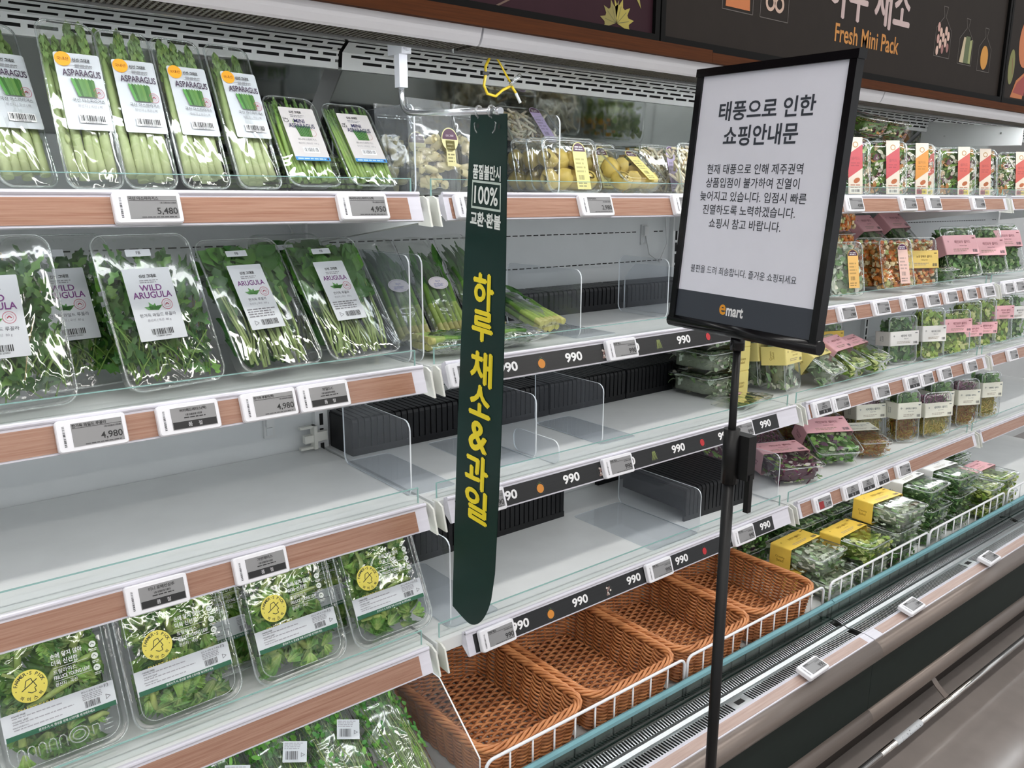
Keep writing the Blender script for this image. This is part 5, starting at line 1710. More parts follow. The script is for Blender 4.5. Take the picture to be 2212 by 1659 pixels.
# ================================================================== bagged herbs on the deck
def herb_mesh(seed):
    rg = random.Random(seed)
    m = MB()
    for i in range(150):
        x = rg.uniform(-0.055, 0.055)
        z0, z1 = rg.uniform(0.0, 0.05), rg.uniform(0.16, 0.27)
        y = rg.uniform(0.004, 0.045)
        xb = x * 0.7 + rg.uniform(-0.012, 0.012)
        c = jit(rg.choice((sc('#8fb060'), sc('#7aa04a'), sc('#a9bd7a'))), 0.15, rg)
        m.tube([(xb, y, z0), ((x + xb) / 2 + rg.uniform(-0.008, 0.008), y - 0.003, (z0 + z1) / 2), (x + rg.uniform(-0.02, 0.02), y, z1)], [0.0012, 0.0011, 0.0007], 4, c=c, caps=False)
    for i in range(420):
        z = 0.05 + 0.25 * rg.random() ** 0.55
        p = Vector((rg.uniform(-0.062, 0.062), rg.uniform(0.0, 0.045), z))
        leaf(m, p, rvec(rg) + Vector((0, 0, 0.6)), Vector((rg.uniform(-0.5, 0.5), -1, rg.uniform(-0.4, 0.6))), rg.uniform(0.010, 0.022), rg.uniform(0.007, 0.014), jit(rg.choice((sc('#4f8a35'), sc('#3f7a33'), sc('#6aa046'))), 0.2, rg), rg.choice(('lobed', 'oval')), 0.2, rg, 4)
    for i in range(14):
        x = rg.uniform(-0.04, 0.04)
        m.tube([(x, 0.02, 0.0), (x + rg.uniform(-0.02, 0.02), 0.01, 0.02)], 0.0016, 4, c=jit(sc('#8a6a58'), 0.15, rg))
    m.v = [(max(-0.052, min(0.052, x * 0.8)), max(0.002, min(0.056, y)), max(0.0, min(0.305, z))) for x, y, z in m.v]
    return m.mesh('herb_stems', 'veg')
def pillow_mesh(w_, h_, d_, seed, mat='bagfilm', wr=0.006):
    m = MB()
    nu_, nv_ = 18, 26
    for sgn in (0, 1):
        rows_ = []
        for j in range(nv_ + 1):
            v = j / nv_
            row = []
            for i in range(nu_ + 1):
                u = i / nu_
                prof = (math.sin(math.pi * u) ** 0.5) * (math.sin(math.pi * (0.04 + 0.92 * v)) ** 0.4)
                wv = 1 - 0.10 * math.sin(math.pi * v) * 0
                x = (u - 0.5) * w_ * wv
                q = noise.noise(Vector((x * 32 + seed, v * 9, seed * 1.7 + sgn * 9))) + 0.5 * noise.noise(Vector((x * 80, v * 24 + seed, 3.0)))
                y = d_ / 2 + (-1 if sgn == 0 else 1) * (d_ / 2 * prof + wr * q * prof)
                row.append((x, y, v * h_))
            rows_.append(row)
        m.loft(rows_ if sgn == 0 else [r_[::-1] for r_ in rows_], closed=False)
    return m.mesh('bag_film', mat)
HERB = [herb_mesh(91), herb_mesh(92), herb_mesh(93)]
HBAG = [pillow_mesh(0.112, 0.32, 0.062, 5 + i) for i in range(3)]
HL = label_mesh(0.045, 0.040, 0, 0, 0, 'label', 0.001)
P = Print()
P.micro(-0.020, 0.004, 0.016, 0.018, 4, sc('#9a9aa0'))
P.bars(-0.017, -0.015, 0.006, 0.001, sc('#3a3a3e'), 20)
P.ring(0.014, -0.006, 0.0035, 0.0048, sc('#444448'), 2, 3)
HP = print_at(P, 0, 0, -0.0002)
for i, (x, y, z, lean, yaw, lb) in enumerate((
        (0.296, 1.166, 0.428, 62, 0, 'clear bag of leafy herbs farthest from the clear divider'),
        (0.408, 1.164, 0.4245, 60, 0, 'clear bag of leafy herbs, fourth from the clear divider'),
        (0.520, 1.162, 0.4245, 60, 0, 'clear bag of leafy herbs, third from the clear divider'),
        (0.632, 1.160, 0.4245, 60, 0, 'clear bag of leafy herbs, second from the clear divider'),
        (0.744, 1.164, 0.4245, 58, 0, 'clear bag of leafy herbs with brown roots right at the clear divider'))):
    t = thing('herb_bag', lb, 'herb bag', group='bagged herbs on the bottom deck')
    ob('herb_stems', HERB[i % 3], t, kind='stuff')
    ob('bag_film', HBAG[i % 3], t)
    if i < 4:
        lb_ = ob('label', HL, t, loc=(0.025, -0.006, 0.205), rot=(R(4), R(24), 0))
        ob('lettering', HP, lb_)
    lean_place(t, x, y, z - 0.024, lean, yaw, 0.066)
for i, x in enumerate((0.36, 0.52, 0.68)):
    t = thing('herb_bag', 'clear bag of leafy herbs lying underneath the front ones', 'herb bag', group='bagged herbs on the bottom deck')
    ob('herb_stems', HERB[(i + 1) % 3], t, kind='stuff')
    ob('bag_film', HBAG[(i + 1) % 3], t)
    lean_place(t, x, 1.31, 0.403, 88, 0, 0.0625)

# ================================================================== garlic pouches, peeled potatoes, roots
def blob_mesh(name, rx, ry, rz, c, seed, amp=0.12, n=10, k=7, taper=0.0, mat='flesh'):
    m = MB()
    loops = []
    for j in range(1, k):
        a = math.pi * j / k
        row = []
        for i in range(n):
            b = 2 * math.pi * i / n
            d = Vector((math.sin(a) * math.cos(b), math.sin(a) * math.sin(b), math.cos(a)))
            q = 1 + amp * noise.noise(d * 1.6 + Vector((seed, seed * 2, 0)))
            tp = 1 - taper * (d.z * 0.5 + 0.5)
            row.append((rx * d.x * q * tp, ry * d.y * q * tp, rz * d.z * q))
        loops.append(row)
    m.loft(loops, 0, c, cap0=False, cap1=False)
    o = len(m.v)
    m.v += [(0, 0, rz), (0, 0, -rz)]
    for i in range(n):
        m.f.append([o, i, (i + 1) % n]); m.m.append(0); m.c.append(c); m.s.append(True)
        b = (k - 2) * n
        m.f.append([o + 1, b + (i + 1) % n, b + i]); m.m.append(0); m.c.append(c); m.s.append(True)
    return m.mesh(name, mat)
CLOVE = [blob_mesh('garlic_clove', 0.011, 0.008, 0.016, jit(sc('#e0d3a4'), 0.06), i, 0.15, 9, 6, 0.45) for i in range(4)]
POT = [blob_mesh('peeled_potato', 0.026, 0.020, 0.022, jit(sc('#cdb45c'), 0.08), i + 10, 0.22) for i in range(4)]
def pouch_mesh(w_, h_, d_, seed):
    m = MB()
    loops = []
    for j in range(15):
        v = j / 14
        th = d_ * (0.5 + 0.5 * (1 - abs(v - 0.25) / 0.75) if v > 0.0 else 0.5) * (1 if v < 0.7 else max(0.03, (0.98 - v) / 0.28 + 0.03))
        row = []
        for i in range(24):
            a = 2 * math.pi * i / 24
            cx, sy = math.cos(a), math.sin(a)
            x = w_ / 2 * (abs(cx) ** 0.7) * (1 if cx > 0 else -1)
            y = th / 2 * sy
            q = noise.noise(Vector((x * 40 + seed, v * 8, sy + seed)))
            row.append((x, y + d_ / 2 + 0.003 * q * (1 - v * 0.6), v * h_))
        loops.append(row)
    m.loft(loops, cap0=True)
    return m.mesh('pouch_film', 'pouch')
GPOUCH = [pouch_mesh(0.118, 0.178, 0.056, i) for i in range(2)]
zz = MB()
for z in (0.150, 0.155):
    zz.box(-0.054, 0.054, 0.0245, 0.0265, z, z + 0.0018)
GZIP = zz.mesh('zip_closure', 'rimclear')
P = Print()
P.disc(0, 0, 0.022, sc('#d9d29a'), 1)
P.poly([(0.020 * math.cos(R(a)), 0.020 * math.sin(R(a))) for a in range(0, 181, 12)], sc('#4c2440'), 2)
P.tc(0, 0.005, 0.004, '신선 그대로', sc('#d8c8d2'), 0.0, 3)
P.rect(-0.012, -0.050, 0.012, -0.002, sc('#d9d29a'), 1)
P.micro(-0.009, -0.044, 0.009, -0.006, 6, sc('#8a8458'))
GLAB = print_at(P, 0.018, 0.100, -0.0015, 'round_label')
def garlic_pouch(i, x, y, yaw, label):
    t = thing('garlic_pouch', label, 'garlic pouch', (x, y, ZS[1] + 0.008), (R(-7), 0, R(yaw)), 'zip pouches of peeled garlic')
    ob('pouch_film', GPOUCH[i % 2], t)
    ob('zip_closure', GZIP, t)
    rg = random.Random(70 + i)
    for k in range(34):
        a = rg.random() ** 0.8
        ob('garlic_clove', CLOVE[k % 4], t, loc=(rg.uniform(-0.044, 0.044), 0.012 + rg.uniform(0, 0.030), 0.012 + 0.10 * a), rot=(rg.uniform(0, 6), rg.uniform(0, 6), rg.uniform(0, 6)))
    ob('round_label', GLAB, t)
garlic_pouch(0, 0.925, 1.470, 4, 'hazy zip pouch of peeled garlic behind the clear divider')
garlic_pouch(1, 0.922, 1.345, 10, 'hazy zip pouch of peeled garlic in front, right of the clear divider')
garlic_pouch(2, 1.058, 1.395, 18, 'hazy zip pouch of peeled garlic half hidden by the green banner')

PW, PH, PD = 0.168, 0.122, 0.040
P_TRAY, P_LID, P_RIM = tray_mesh(PW, PH, PD, 0.018), lid_mesh(PW, PH, 0.018, 0.006), rim_mesh(PW, PH, 0.018)
def arch_label(w_, h_, cx, cz, y, body, top):
    pts = [(-w_ / 2, -h_ / 2), (w_ / 2, -h_ / 2)] + [(w_ / 2 * math.cos(R(a)), h_ / 2 - w_ / 2 + w_ / 2 * math.sin(R(a))) for a in range(0, 181, 15)]
    P = Print()
    P.poly(pts, body, 1)
    P.poly([(w_ * 0.45 * math.cos(R(a)), h_ / 2 - w_ / 2 + w_ * 0.45 * math.sin(R(a))) for a in range(0, 181, 15)], top, 2)
    P.micro(-w_ * 0.3, h_ / 2 - w_ * 0.45, w_ * 0.3, h_ / 2 - w_ * 0.2, 2, WHT, 3)
    P.micro(-w_ * 0.38, -h_ * 0.16, w_ * 0.3, h_ * 0.18, 4, mix(body, BLK, 0.4), 2, 3)
    P.bars(-w_ * 0.3, -h_ * 0.30, w_ * 0.1, -h_ * 0.20, mix(body, BLK, 0.7), 16)
    P.micro(-w_ * 0.38, -h_ * 0.46, w_ * 0.35, -h_ * 0.34, 2, mix(body, BLK, 0.6), 2, 5)
    return print_at(P, cx, cz, y, 'arch_label')
PLAB = arch_label(0.042, 0.105, 0.020, 0.058, -0.0072, sc('#e3d98c'), sc('#4c2440'))
def shred_mesh(seed, w_, h_, d_, cols, n=120, r=0.0022, L=(0.03, 0.06)):
    rg = random.Random(seed)
    m = MB()
    for i in range(n):
        p = Vector((rg.uniform(-0.5, 0.5) * (w_ - 0.02), rg.uniform(0.1, 0.9) * d_, rg.uniform(0.06, 0.94) * h_))
        d = Vector((rg.uniform(-1, 1), rg.uniform(-0.3, 0.3), rg.uniform(-1, 1))).normalized()
        Ln = rg.uniform(*L)
        q = p + d * Ln
        q = Vector((max(-w_ / 2 + 0.008, min(w_ / 2 - 0.008, q.x)), max(0.002, min(d_ - 0.003, q.y)), max(0.008, min(h_ - 0.008, q.z))))
        mid = (p + q) / 2 + rvec(rg, 0.008)
        mid.y = max(0.001, min(d_ - 0.003, mid.y))
        m.tube([p, mid, q], [r, r, r * 0.8], 5, c=jit(rg.choice(cols), 0.10, rg))
    return m
ROOT = shred_mesh(3, PW, PH, PD, (sc('#d9cfb4'), sc('#e4ddc8'), sc('#c9b893')), 150, 0.0035, (0.03, 0.07)).mesh('peeled_roots', 'flesh')
PURP = arch_label(0.034, 0.115, 0.0, 0.06, -0.0072, sc('#c9b7dd'), sc('#4c2440'))
def veg_tray(kind, label, i=0, lab=True):
    t = thing(kind + '_tray', label, 'vegetable pack', group='small lidded trays beside the garlic')
    tr = ob('tray', P_TRAY, t)
    ob('tray_rim', P_RIM, tr)
    ob('lid', P_LID, t)
    if kind == 'potato':
        rg = random.Random(20 + i)
        for k in range(7):
            ob('peeled_potato', POT[k % 4], t, loc=(-0.055 + (k % 4) * 0.037, 0.018 + rg.uniform(-0.002, 0.004), 0.034 + (k // 4) * 0.044), rot=(rg.uniform(0, 6), rg.uniform(0, 6), rg.uniform(0, 6)))
        if lab:
            ob('arch_label', PLAB, t)
    else:
        ob('peeled_roots', ROOT, t, kind='stuff')
        if lab:
            ob('arch_label', PURP, t, loc=(0.03, 0, 0))
    return t
lean_place(veg_tray('potato', 'clear tray of peeled potatoes standing in front, yellow arch label', 0), 1.285, 1.372, ZS[1], 14, 2, PD)
lean_place(veg_tray('potato', 'clear tray of peeled potatoes second in its row behind the divider', 1, False), 1.283, 1.422, ZS[1], 14, 2, PD)
lean_place(veg_tray('potato', 'clear tray of peeled potatoes third in its row behind the divider', 2, False), 1.281, 1.472, ZS[1], 14, 2, PD)
lean_place(veg_tray('potato', 'clear tray of peeled potatoes standing behind the tilted one', 3), 1.462, 1.470, ZS[1], 20, 2, PD)
lean_place(veg_tray('potato', 'clear tray of peeled potatoes tilted low in front, label facing up', 4), 1.472, 1.328, ZS[1], 50, 8, PD)
lean_place(veg_tray('root', 'clear tray of pale roots standing in front, purple label, next to the notice', 0), 1.665, 1.326, ZS[1], 12, 4, PD, 0)
for i, (x, y, s_) in enumerate(((1.640, 1.420, 'leaning behind the tilted potatoes'), (1.735, 1.480, 'leaning behind the front root tray'))):
    lean_place(veg_tray('root', 'clear tray of pale roots ' + s_, i), x, y, ZS[1], 14, 4, PD)
for i in range(3):
    lean_place(veg_tray('root', 'clear tray of pale roots lying flat in the back stack, ' + ('bottom', 'middle', 'topmost')[i], i, False), 1.545 + 0.004 * i, 1.600 - 0.004 * i, ZS[1] + 0.0465 * i, 90, 0, PD)
for i in range(2):
    lean_place(veg_tray('root', 'clear tray of pale roots lying ' + ('under', 'on')[i] + ' the others beside the back stack', i, False), 1.320 + 0.006 * i, 1.548, ZS[1] + 0.0465 * i, 90, 0, PD)
lean_place(veg_tray('root', 'clear tray of pale roots propped up with a purple price label', 1), 1.335, 1.545, ZS[1] + 0.094, 42, 2, PD)
CORN = MB()
_rg = random.Random(6)
for i in range(70):
    p = Vector((_rg.uniform(-0.07, 0.07), _rg.uniform(0.003, 0.032), _rg.uniform(0.015, 0.105)))
    if p.z > 0.06 and p.x < 0.0:
        CORN.box(p.x - 0.004, p.x + 0.004, p.y - 0.003, p.y + 0.003, p.z - 0.004, p.z + 0.004, 0, jit(sc('#d8a83a'), 0.12, _rg))
    else:
        leaf(CORN, p, rvec(_rg), Vector((0, -1, 0.3)), 0.03, 0.022, jit(_rg.choice((sc('#9db45a'), sc('#c9d29c'), sc('#7f9c45'))), 0.12, _rg), 'oval', 0.2, _rg, 4)
CORN.v = [(max(-0.076, min(0.076, x)), max(-0.003, min(0.038, y)), max(0.008, min(0.114, z))) for x, y, z in CORN.v]
CORN = CORN.mesh('corn_salad', 'veg')
for i in range(3):
    t = thing('corn_salad_box', 'clear box of corn and lettuce salad stacked behind the root trays, ' + ('bottom', 'middle', 'topmost')[i], 'salad box', group='corn salad boxes')
    ob('tray', P_TRAY, t)
    ob('lid', P_LID, t)
    ob('corn_salad', CORN, t, kind='stuff')
    lean_place(t, 1.810, 1.596 + 0.002 * i, ZS[1] + 0.0465 * i, 90, 0, PD)

# ================================================================== bagged leeks
def leek_mesh(seed):
    rg = random.Random(seed)
    m = MB()
    for i in range(11):
        x = -0.034 + (i % 6) * 0.0136 + rg.uniform(-0.002, 0.002)
        y = 0.010 + (i // 6) * 0.014
        z0 = rg.uniform(0.006, 0.016)
        cs = [sc('#c6c480'), sc('#a3bb68'), sc('#76a04a'), sc('#55873a'), sc('#3f7030')]
        m.tube([(x, y, z0), (x, y, 0.03), (x + rg.uniform(-0.004, 0.004), y, 0.08), (x + rg.uniform(-0.006, 0.006), y, 0.13), (x + rg.uniform(-0.01, 0.01), y, 0.17)], [0.0074, 0.0068, 0.0064, 0.0060, 0.004], 7, cs=[jit(c, 0.08, rg) for c in cs])
    for i in range(46):
        p = Vector((rg.uniform(-0.036, 0.036), rg.uniform(0.004, 0.032), rg.uniform(0.11, 0.17)))
        leaf(m, p, Vector((rg.uniform(-0.35, 0.35), rg.uniform(-0.1, 0.1), 1)), Vector((rg.uniform(-0.5, 0.5), -1, 0)), rg.uniform(0.05, 0.085), rg.uniform(0.008, 0.016), jit(rg.choice((sc('#3c6e2e'), sc('#2f5a28'), sc('#4f8438'))), 0.15, rg), 'oval', rg.uniform(0, 0.2), rg, 5)
    m.v = [(max(-0.046, min(0.046, x)), max(0.002, min(0.040, y)), max(0.004, min(0.252, z))) for x, y, z in m.v]
    return m.mesh('leek_stalks', 'veg')
LEEK = [leek_mesh(31), leek_mesh(32)]
LBAG = [pillow_mesh(0.105, 0.262, 0.046, 40 + i, 'bagfilm', 0.004) for i in range(2)]
P = Print()
P.disc(0, 0, 0.027, sc('#dcd6dc'), 1, 28, ry=0.0165)
P.ring(0, 0, 0.0, 0.001, sc('#a9a3b5'), 2)
P.line([(0.024 * math.cos(R(a)), 0.0140 * math.sin(R(a))) for a in range(0, 361, 15)], 0.0005, sc('#8a86a8'), 2)
P.tc(0, 0.002, 0.0045, '채소가', sc('#4a5aa8'), 0.01)
P.micro(-0.014, -0.010, 0.014, -0.001, 3, sc('#5a66a0'))
OVAL = print_at(P, 0, 0.125, -0.0035, 'oval_label')
for i, (x, y, z, lean, yaw, roll, lab, lb) in enumerate((
        (0.902, 1.425, 0, 40, 0, 0, True, 'standing against the clear dividers, oval label'),
        (1.002, 1.425, 0, 40, 0, 0, True, 'standing half behind the banner, oval label'),
        (1.103, 1.425, 0, 38, 0, 0, True, 'leaning right of the banner, oval label'),
        (1.213, 1.352, 0.0, 74, 1, 0, False, 'lying with pale cut ends towards the low divider'),
        (0.872, 1.701, 0.067, 90, -90, 0, False, 'lying across the black riser behind the others'),
        (0.858, 1.358, 0.0, 90, -90, 0, False, 'lying flat near the rail, left of the banner'),
        (0.992, 1.358, 0.0, 90, -90, 0, False, 'lying flat near the rail, right of the banner'))):
    t = thing('leek_bag', 'clear bag of green leeks ' + lb, 'vegetable bag', group='clear bags of green leeks')
    ob('leek_stalks', LEEK[i % 2], t, kind='stuff')
    ob('bag_film', LBAG[i % 2], t)
    if lab:
        ob('oval_label', OVAL, t)
    lean_place(t, x, y, ZS[2] + z, lean, yaw, 0.049)
    t.scale.x = 0.92
    if i > 4:
        t.scale.z = (0.50, 0.62)[i - 5]

# flat wrapped pack alone on the riser shelf
t = thing('flat_leaf_pack', 'flat wrapped tray with a few green leaves alone on the riser shelf', 'vegetable pack')
ob('tray', tray_mesh(0.150, 0.120, 0.022, 0.02), t)
ob('film_wrap', film_mesh(0.150, 0.120, 0.02, 0.003, 77, wr=0.004), t)
m = MB()
_rg = random.Random(12)
for i in range(22):
    leaf(m, Vector((_rg.uniform(-0.05, 0.03), _rg.uniform(0.002, 0.016), _rg.uniform(0.02, 0.07))), Vector((1, 0, _rg.uniform(-0.5, 0.8))), Vector((0, -1, 0)), 0.05, 0.03, jit(sc('#3f7a2c'), 0.2, _rg), 'oval', 0.0, _rg, 5)
m.build('green_leaves', 'veg', t, kind='stuff')
ob('label', label_mesh(0.05, 0.018, 0.02, 0.07, -0.0065, BAND['pink'], 0.002), t)
ob('film_tail', pillow_mesh(0.075, 0.07, 0.006, 61, 'bagfilm', 0.006), t, loc=(0.072, 0.006, 0.025), rot=(0, R(75), 0))
lean_place(t, 1.950, 1.330, ZS[3], 88, 12, 0.022)

# ================================================================== boxed salads and sprouts
LEAFC = {'mixed': ('#5d8f42', '#83ae5c', '#487a3a', '#b9cc96', '#74506a'), 'green': ('#618a4c', '#4f7643', '#7ba25e', '#44673c', '#93ad78'), 'rainbow': ('#5a2740', '#7d3a5c', '#8fb04a', '#d8cfc8', '#3f1f30', '#6f9c4a'),
         'lime': ('#a9bd5a', '#8aa848', '#c9d08a', '#6f9440'), 'sprout': ('#d6c168', '#bfae50', '#9ca64e', '#e2d48e'), 'redsprout': ('#b0713a', '#c4ad55', '#a99a3f', '#94502c'), 'radish': ('#7d4a66', '#a9708a', '#4d7d34', '#c99ab0'),
         'pale': ('#c3ccb8', '#a3b596', '#7a9a68', '#d8dccb', '#8fa97e'), 'carrot': ('#cf7f35', '#d9a35c', '#e0cfa5', '#b9c07a', '#c96a28'), 'dressed': ('#7d9c45', '#4d7d34', '#c9b28a', '#5a2f3a', '#d8cfc0', '#b07a3c')}
LEAFC = {k: [sc(c) for c in v] for k, v in LEAFC.items()}
_cm = {}
def content(kind, w_, h_, d_, z0=0.0, z1=1.0):
    k = (kind, w_, h_, d_, z0, z1)
    if k in _cm:
        return _cm[k]
    rg = random.Random(hash(kind) % 99 if False else sum(map(ord, kind)) + int(h_ * 1000))
    cols = LEAFC[kind]
    m = MB()
    # packed core of the filling
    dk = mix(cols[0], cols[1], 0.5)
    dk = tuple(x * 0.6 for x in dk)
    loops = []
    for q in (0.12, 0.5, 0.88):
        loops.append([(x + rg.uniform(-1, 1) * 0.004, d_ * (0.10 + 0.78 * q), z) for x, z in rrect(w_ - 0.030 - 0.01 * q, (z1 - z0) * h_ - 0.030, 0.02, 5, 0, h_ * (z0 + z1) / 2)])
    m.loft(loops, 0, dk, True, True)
    area = w_ * (z1 - z0) * h_
    def pt():
        # mostly near the visible faces: front, left side and lower edge
        f = rg.random()
        x = rg.uniform(-0.5, 0.5) * (w_ - 0.022)
        y = rg.uniform(0.06, 0.9) * d_
        z = h_ * z0 + 0.010 + rg.random() * ((z1 - z0) * h_ - 0.020)
        if f < 0.5:
            y = rg.uniform(0.02, 0.2) * d_
        elif f < 0.72:
            x = -(w_ / 2 - 0.011)
        elif f < 0.84:
            z = h_ * z0 + 0.010
        return Vector((x, y, z))
    if kind in ('sprout', 'redsprout', 'radish'):
        n = int(area * 22000)
        for i in range(n):
            p = pt()
            d = Vector((rg.uniform(-1, 1), rg.uniform(-0.4, 0.4), rg.uniform(-1, 1))).normalized()
            L = rg.uniform(0.014, 0.032)
            q = p + d * L + rvec(rg, 0.004)
            mid = (p + q) / 2 + rvec(rg, 0.006)
            r_ = 0.0011
            cl = lambda v: Vector((max(-w_ / 2 + 0.008, min(w_ / 2 - 0.008, v.x)), max(0.001, min(d_ - 0.004, v.y)), max(h_ * z0 + 0.006, min(h_ * z1 - 0.006, v.z))))
            m.tube([cl(p), cl(mid), cl(q)], r_, 3, c=jit(rg.choice(cols), 0.18, rg), caps=False)
    elif kind == 'carrot':
        for i in range(int(area * 11000)):
            p = pt()
            X = Matrix.Translation(p) @ Matrix.Rotation(rg.uniform(0, 6), 4, rvec(rg).normalized())
            s_ = rg.uniform(0.0035, 0.0065)
            m.box(-s_, s_, -s_, s_, -s_, s_, 0, jit(rg.choice(cols), 0.14, rg), X)
    else:
        n = int(area * 7600)
        for i in range(n):
            p = pt()
            d = Vector((rg.uniform(-1, 1), rg.uniform(-0.3, 0.3), rg.uniform(-0.6, 1)))
            leaf(m, p, d, Vector((rg.uniform(-0.7, 0.4), -1, rg.uniform(-0.5, 0.5))), rg.uniform(0.014, 0.034), rg.uniform(0.008, 0.022), jit(rg.choice(cols), 0.18, rg), rg.choice(('oval', 'lobed')), rg.uniform(-0.2, 0.4), rg, 4)
        for i in range(int(n * 0.15)):
            p = pt()
            q = p + rvec(rg, 0.02)
            m.tube([p, q], 0.0009, 3, c=jit(sc('#b9c79a'), 0.1, rg), caps=False)
    m.v = [(max(-w_ / 2 + 0.006, min(w_ / 2 - 0.006, x)), max(0.0, min(d_ - 0.002, y)), max(0.006, min(h_ - 0.006, z))) for x, y, z in m.v]
    _cm[k] = m.mesh('filling', 'veg')
    return _cm[k]
SIZES = {'wide': (0.172, 0.200, 0.062), 'tall': (0.100, 0.190, 0.072), 'mid': (0.130, 0.170, 0.060)}
_bx, _bp = {}, {}
BTXT = {'yellow': ('크런치 샐러드', 'Crunchy', 'Salad', '#7c5a14'), 'pale': ('그린어린잎&샐러드', 'Green', 'Salad', '#8a6a20'), 'pink': ('레인보우 샐러드', 'Rainbow', 'Salad', '#7a3038'),
        'white': ('베이비 리프', 'Baby', 'Leaf', '#55555a'), 'cream': ('새싹채소 샐러드', 'Sprout', 'Salad', '#50606a'), 'gold': ('눈꽃 양배추 샐러드', 'Cabbage', 'Salad', '#5a4310')}
def band_parts(size, colr, b0, b1, flat):
    k = (size, colr, b0, b1, flat)
    if k in _bp:
        return _bp[k]
    w_, h_, d_ = SIZES[size]
    z0, z1 = h_ * b0, h_ * b1
    m = MB()
    q = [(x, y) for x, y in rrect(w_ + 0.003, d_ + 0.012, 0.004, 2, 0, d_ / 2 - 0.0035)]
    o_ = [(x, y, z0) for x, y in q]
    p_ = [(x, y, z1) for x, y in q]
    qi = [(x, y) for x, y in rrect(w_ + 0.0018, d_ + 0.0108, 0.0035, 2, 0, d_ / 2 - 0.0035)]
    m.loft([o_, p_, [(x, y, z1) for x, y in qi], [(x, y, z0) for x, y in qi], o_], smooth=False)
    me = m.mesh('card_band', BAND[colr])
    kr, e1, e2, ic = BTXT[colr]
    ic = sc(ic)
    P = Print()
    hh = z1 - z0
    zc = (z0 + z1) / 2
    s_ = min(1.0, w_ / 0.17)
    P.tc(0.008 * s_, zc + hh * 0.08, 0.0095 * s_ + 0.002, kr, ic, 0.006, maxw=w_ * 0.5)
    P.tc(0.008 * s_, zc - hh * 0.08, 0.0045, e1 + ' ' + e2, ic, 0.0, maxw=w_ * 0.4)
    P.micro(-w_ * 0.28, z0 + hh * 0.14, w_ * 0.2, z0 + hh * 0.32, 2, mix(ic, sc('#d8c8b0'), 0.5))
    P.bars(w_ * 0.30, z0 + hh * 0.10, w_ * 0.44, z0 + hh * 0.26, sc('#55555a'), 14)
    P.ring(-w_ * 0.38, zc + hh * 0.18, 0.002, 0.0036, ic, 2, 4)
    P.micro(w_ * 0.36, z1 - hh * 0.22, w_ * 0.45, z1 - hh * 0.10, 1, ic)
    y = -0.0097
    P1 = P
    f = lambda u, l, v: (u, y + l, v)
    P1.b.v = [f(*v) for v in P1.b.v]
    P2 = Print()
    P2.tc(0, 0.001, 0.0085, e1, ic, 0.0, maxw=0.036)
    P2.tc(0, -0.0095, 0.0085, e2, ic, 0.0, maxw=0.034)
    xs = -w_ / 2 - 0.0017
    if flat:
        P2.b.v = [(xs + l, d_ / 2 - v, zc - u) for u, l, v in P2.b.v]
    else:
        P2.b.v = [(xs + l, d_ / 2 + v * 0.8, zc + u * 0.9) for u, l, v in P2.b.v]
    n = len(P1.b.v)
    P1.b.v += P2.b.v
    P1.b.f += [[n + i for i in ff] for ff in P2.b.f]
    P1.b.m += P2.b.m
    P1.b.c += P2.b.c
    P1.b.s += P2.b.s
    _bp[k] = (me, P1.b.mesh('lettering', 'ink'))
    return _bp[k]
def salad_box(name, label, size, fill, band, b0=0.42, b1=0.82, flat=True, group=None, top=None):
    w_, h_, d_ = SIZES[size]
    if size not in _bx:
        _bx[size] = (tray_mesh(w_, h_, d_, 0.020, 0.006, 0.007), lid_mesh(w_, h_, 0.020, 0.007), rim_mesh(w_, h_, 0.020, 0.0, 0.0018))
    t = thing(name, label, 'salad box', group=group)
    tr = ob('tray', _bx[size][0], t)
    ob('tray_rim', _bx[size][2], tr)
    ob('lid', _bx[size][1], t)
    if top:
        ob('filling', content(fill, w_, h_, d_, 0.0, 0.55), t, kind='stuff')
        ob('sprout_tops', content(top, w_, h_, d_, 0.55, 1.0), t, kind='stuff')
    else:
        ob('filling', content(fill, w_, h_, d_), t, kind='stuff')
    if band:
        me, pr_ = band_parts(size, band, b0, b1, flat)
        bn = ob('card_band', me, t)
        ob('lettering', pr_, bn)
    return t
def put(t, size, x, y, z, lean, yaw=0.0, roll=0.0):
    return lean_place(t, x, y, z, lean, yaw, SIZES[size][2], roll)

# ------------------------------------------------------------------ bottom deck: stacked flat boxes
DK_ = 0.403
H_ = 0.070
SB = 'salad_box'
def deck(label, fill, band, x, y, lev, yaw=0, size='wide', b0=0.5, b1=0.86, dz=0.0, lean=90):
    put(salad_box(SB, label, size, fill, band, b0, b1, True, 'boxed salads on the bottom deck'), size, x, y, DK_ + H_ * lev + dz, lean, yaw)
deck('yellow-banded crunchy salad box on top of the stack next to the last wicker basket', 'pale', 'yellow', 2.240, 1.205, 1, 2)
deck('yellow-banded salad box at the bottom of the stack next to the last wicker basket', 'pale', 'yellow', 2.248, 1.170, 0, 0)
deck('yellow-banded salad box with lime leaves lying low between two taller stacks', 'lime', 'yellow', 2.445, 1.160, 1.0, 2)
deck('salad box lying under the low lime-leaf box', 'pale', None, 2.440, 1.165, 0, 0)
deck('unbanded green salad box behind the low lime-leaf box', 'green', None, 2.425, 1.385, 1.0, 0)
deck('unbanded green salad box under the one behind the low lime-leaf box', 'green', None, 2.425, 1.385, 0, 0)
deck('yellow-banded salad box at the very back beside the basket stack', 'mixed', 'yellow', 2.22, 1.46, 1.0, 0)
deck('mixed salad box under the yellow one at the very back', 'mixed', None, 2.22, 1.46, 0, 0)
deck('large yellow-banded salad box crowning the middle stack', 'pale', 'yellow', 2.622, 1.150, 2.0, -4)
deck('salad box second from the top of the middle stack', 'pale', None, 2.630, 1.165, 1.0, 0)
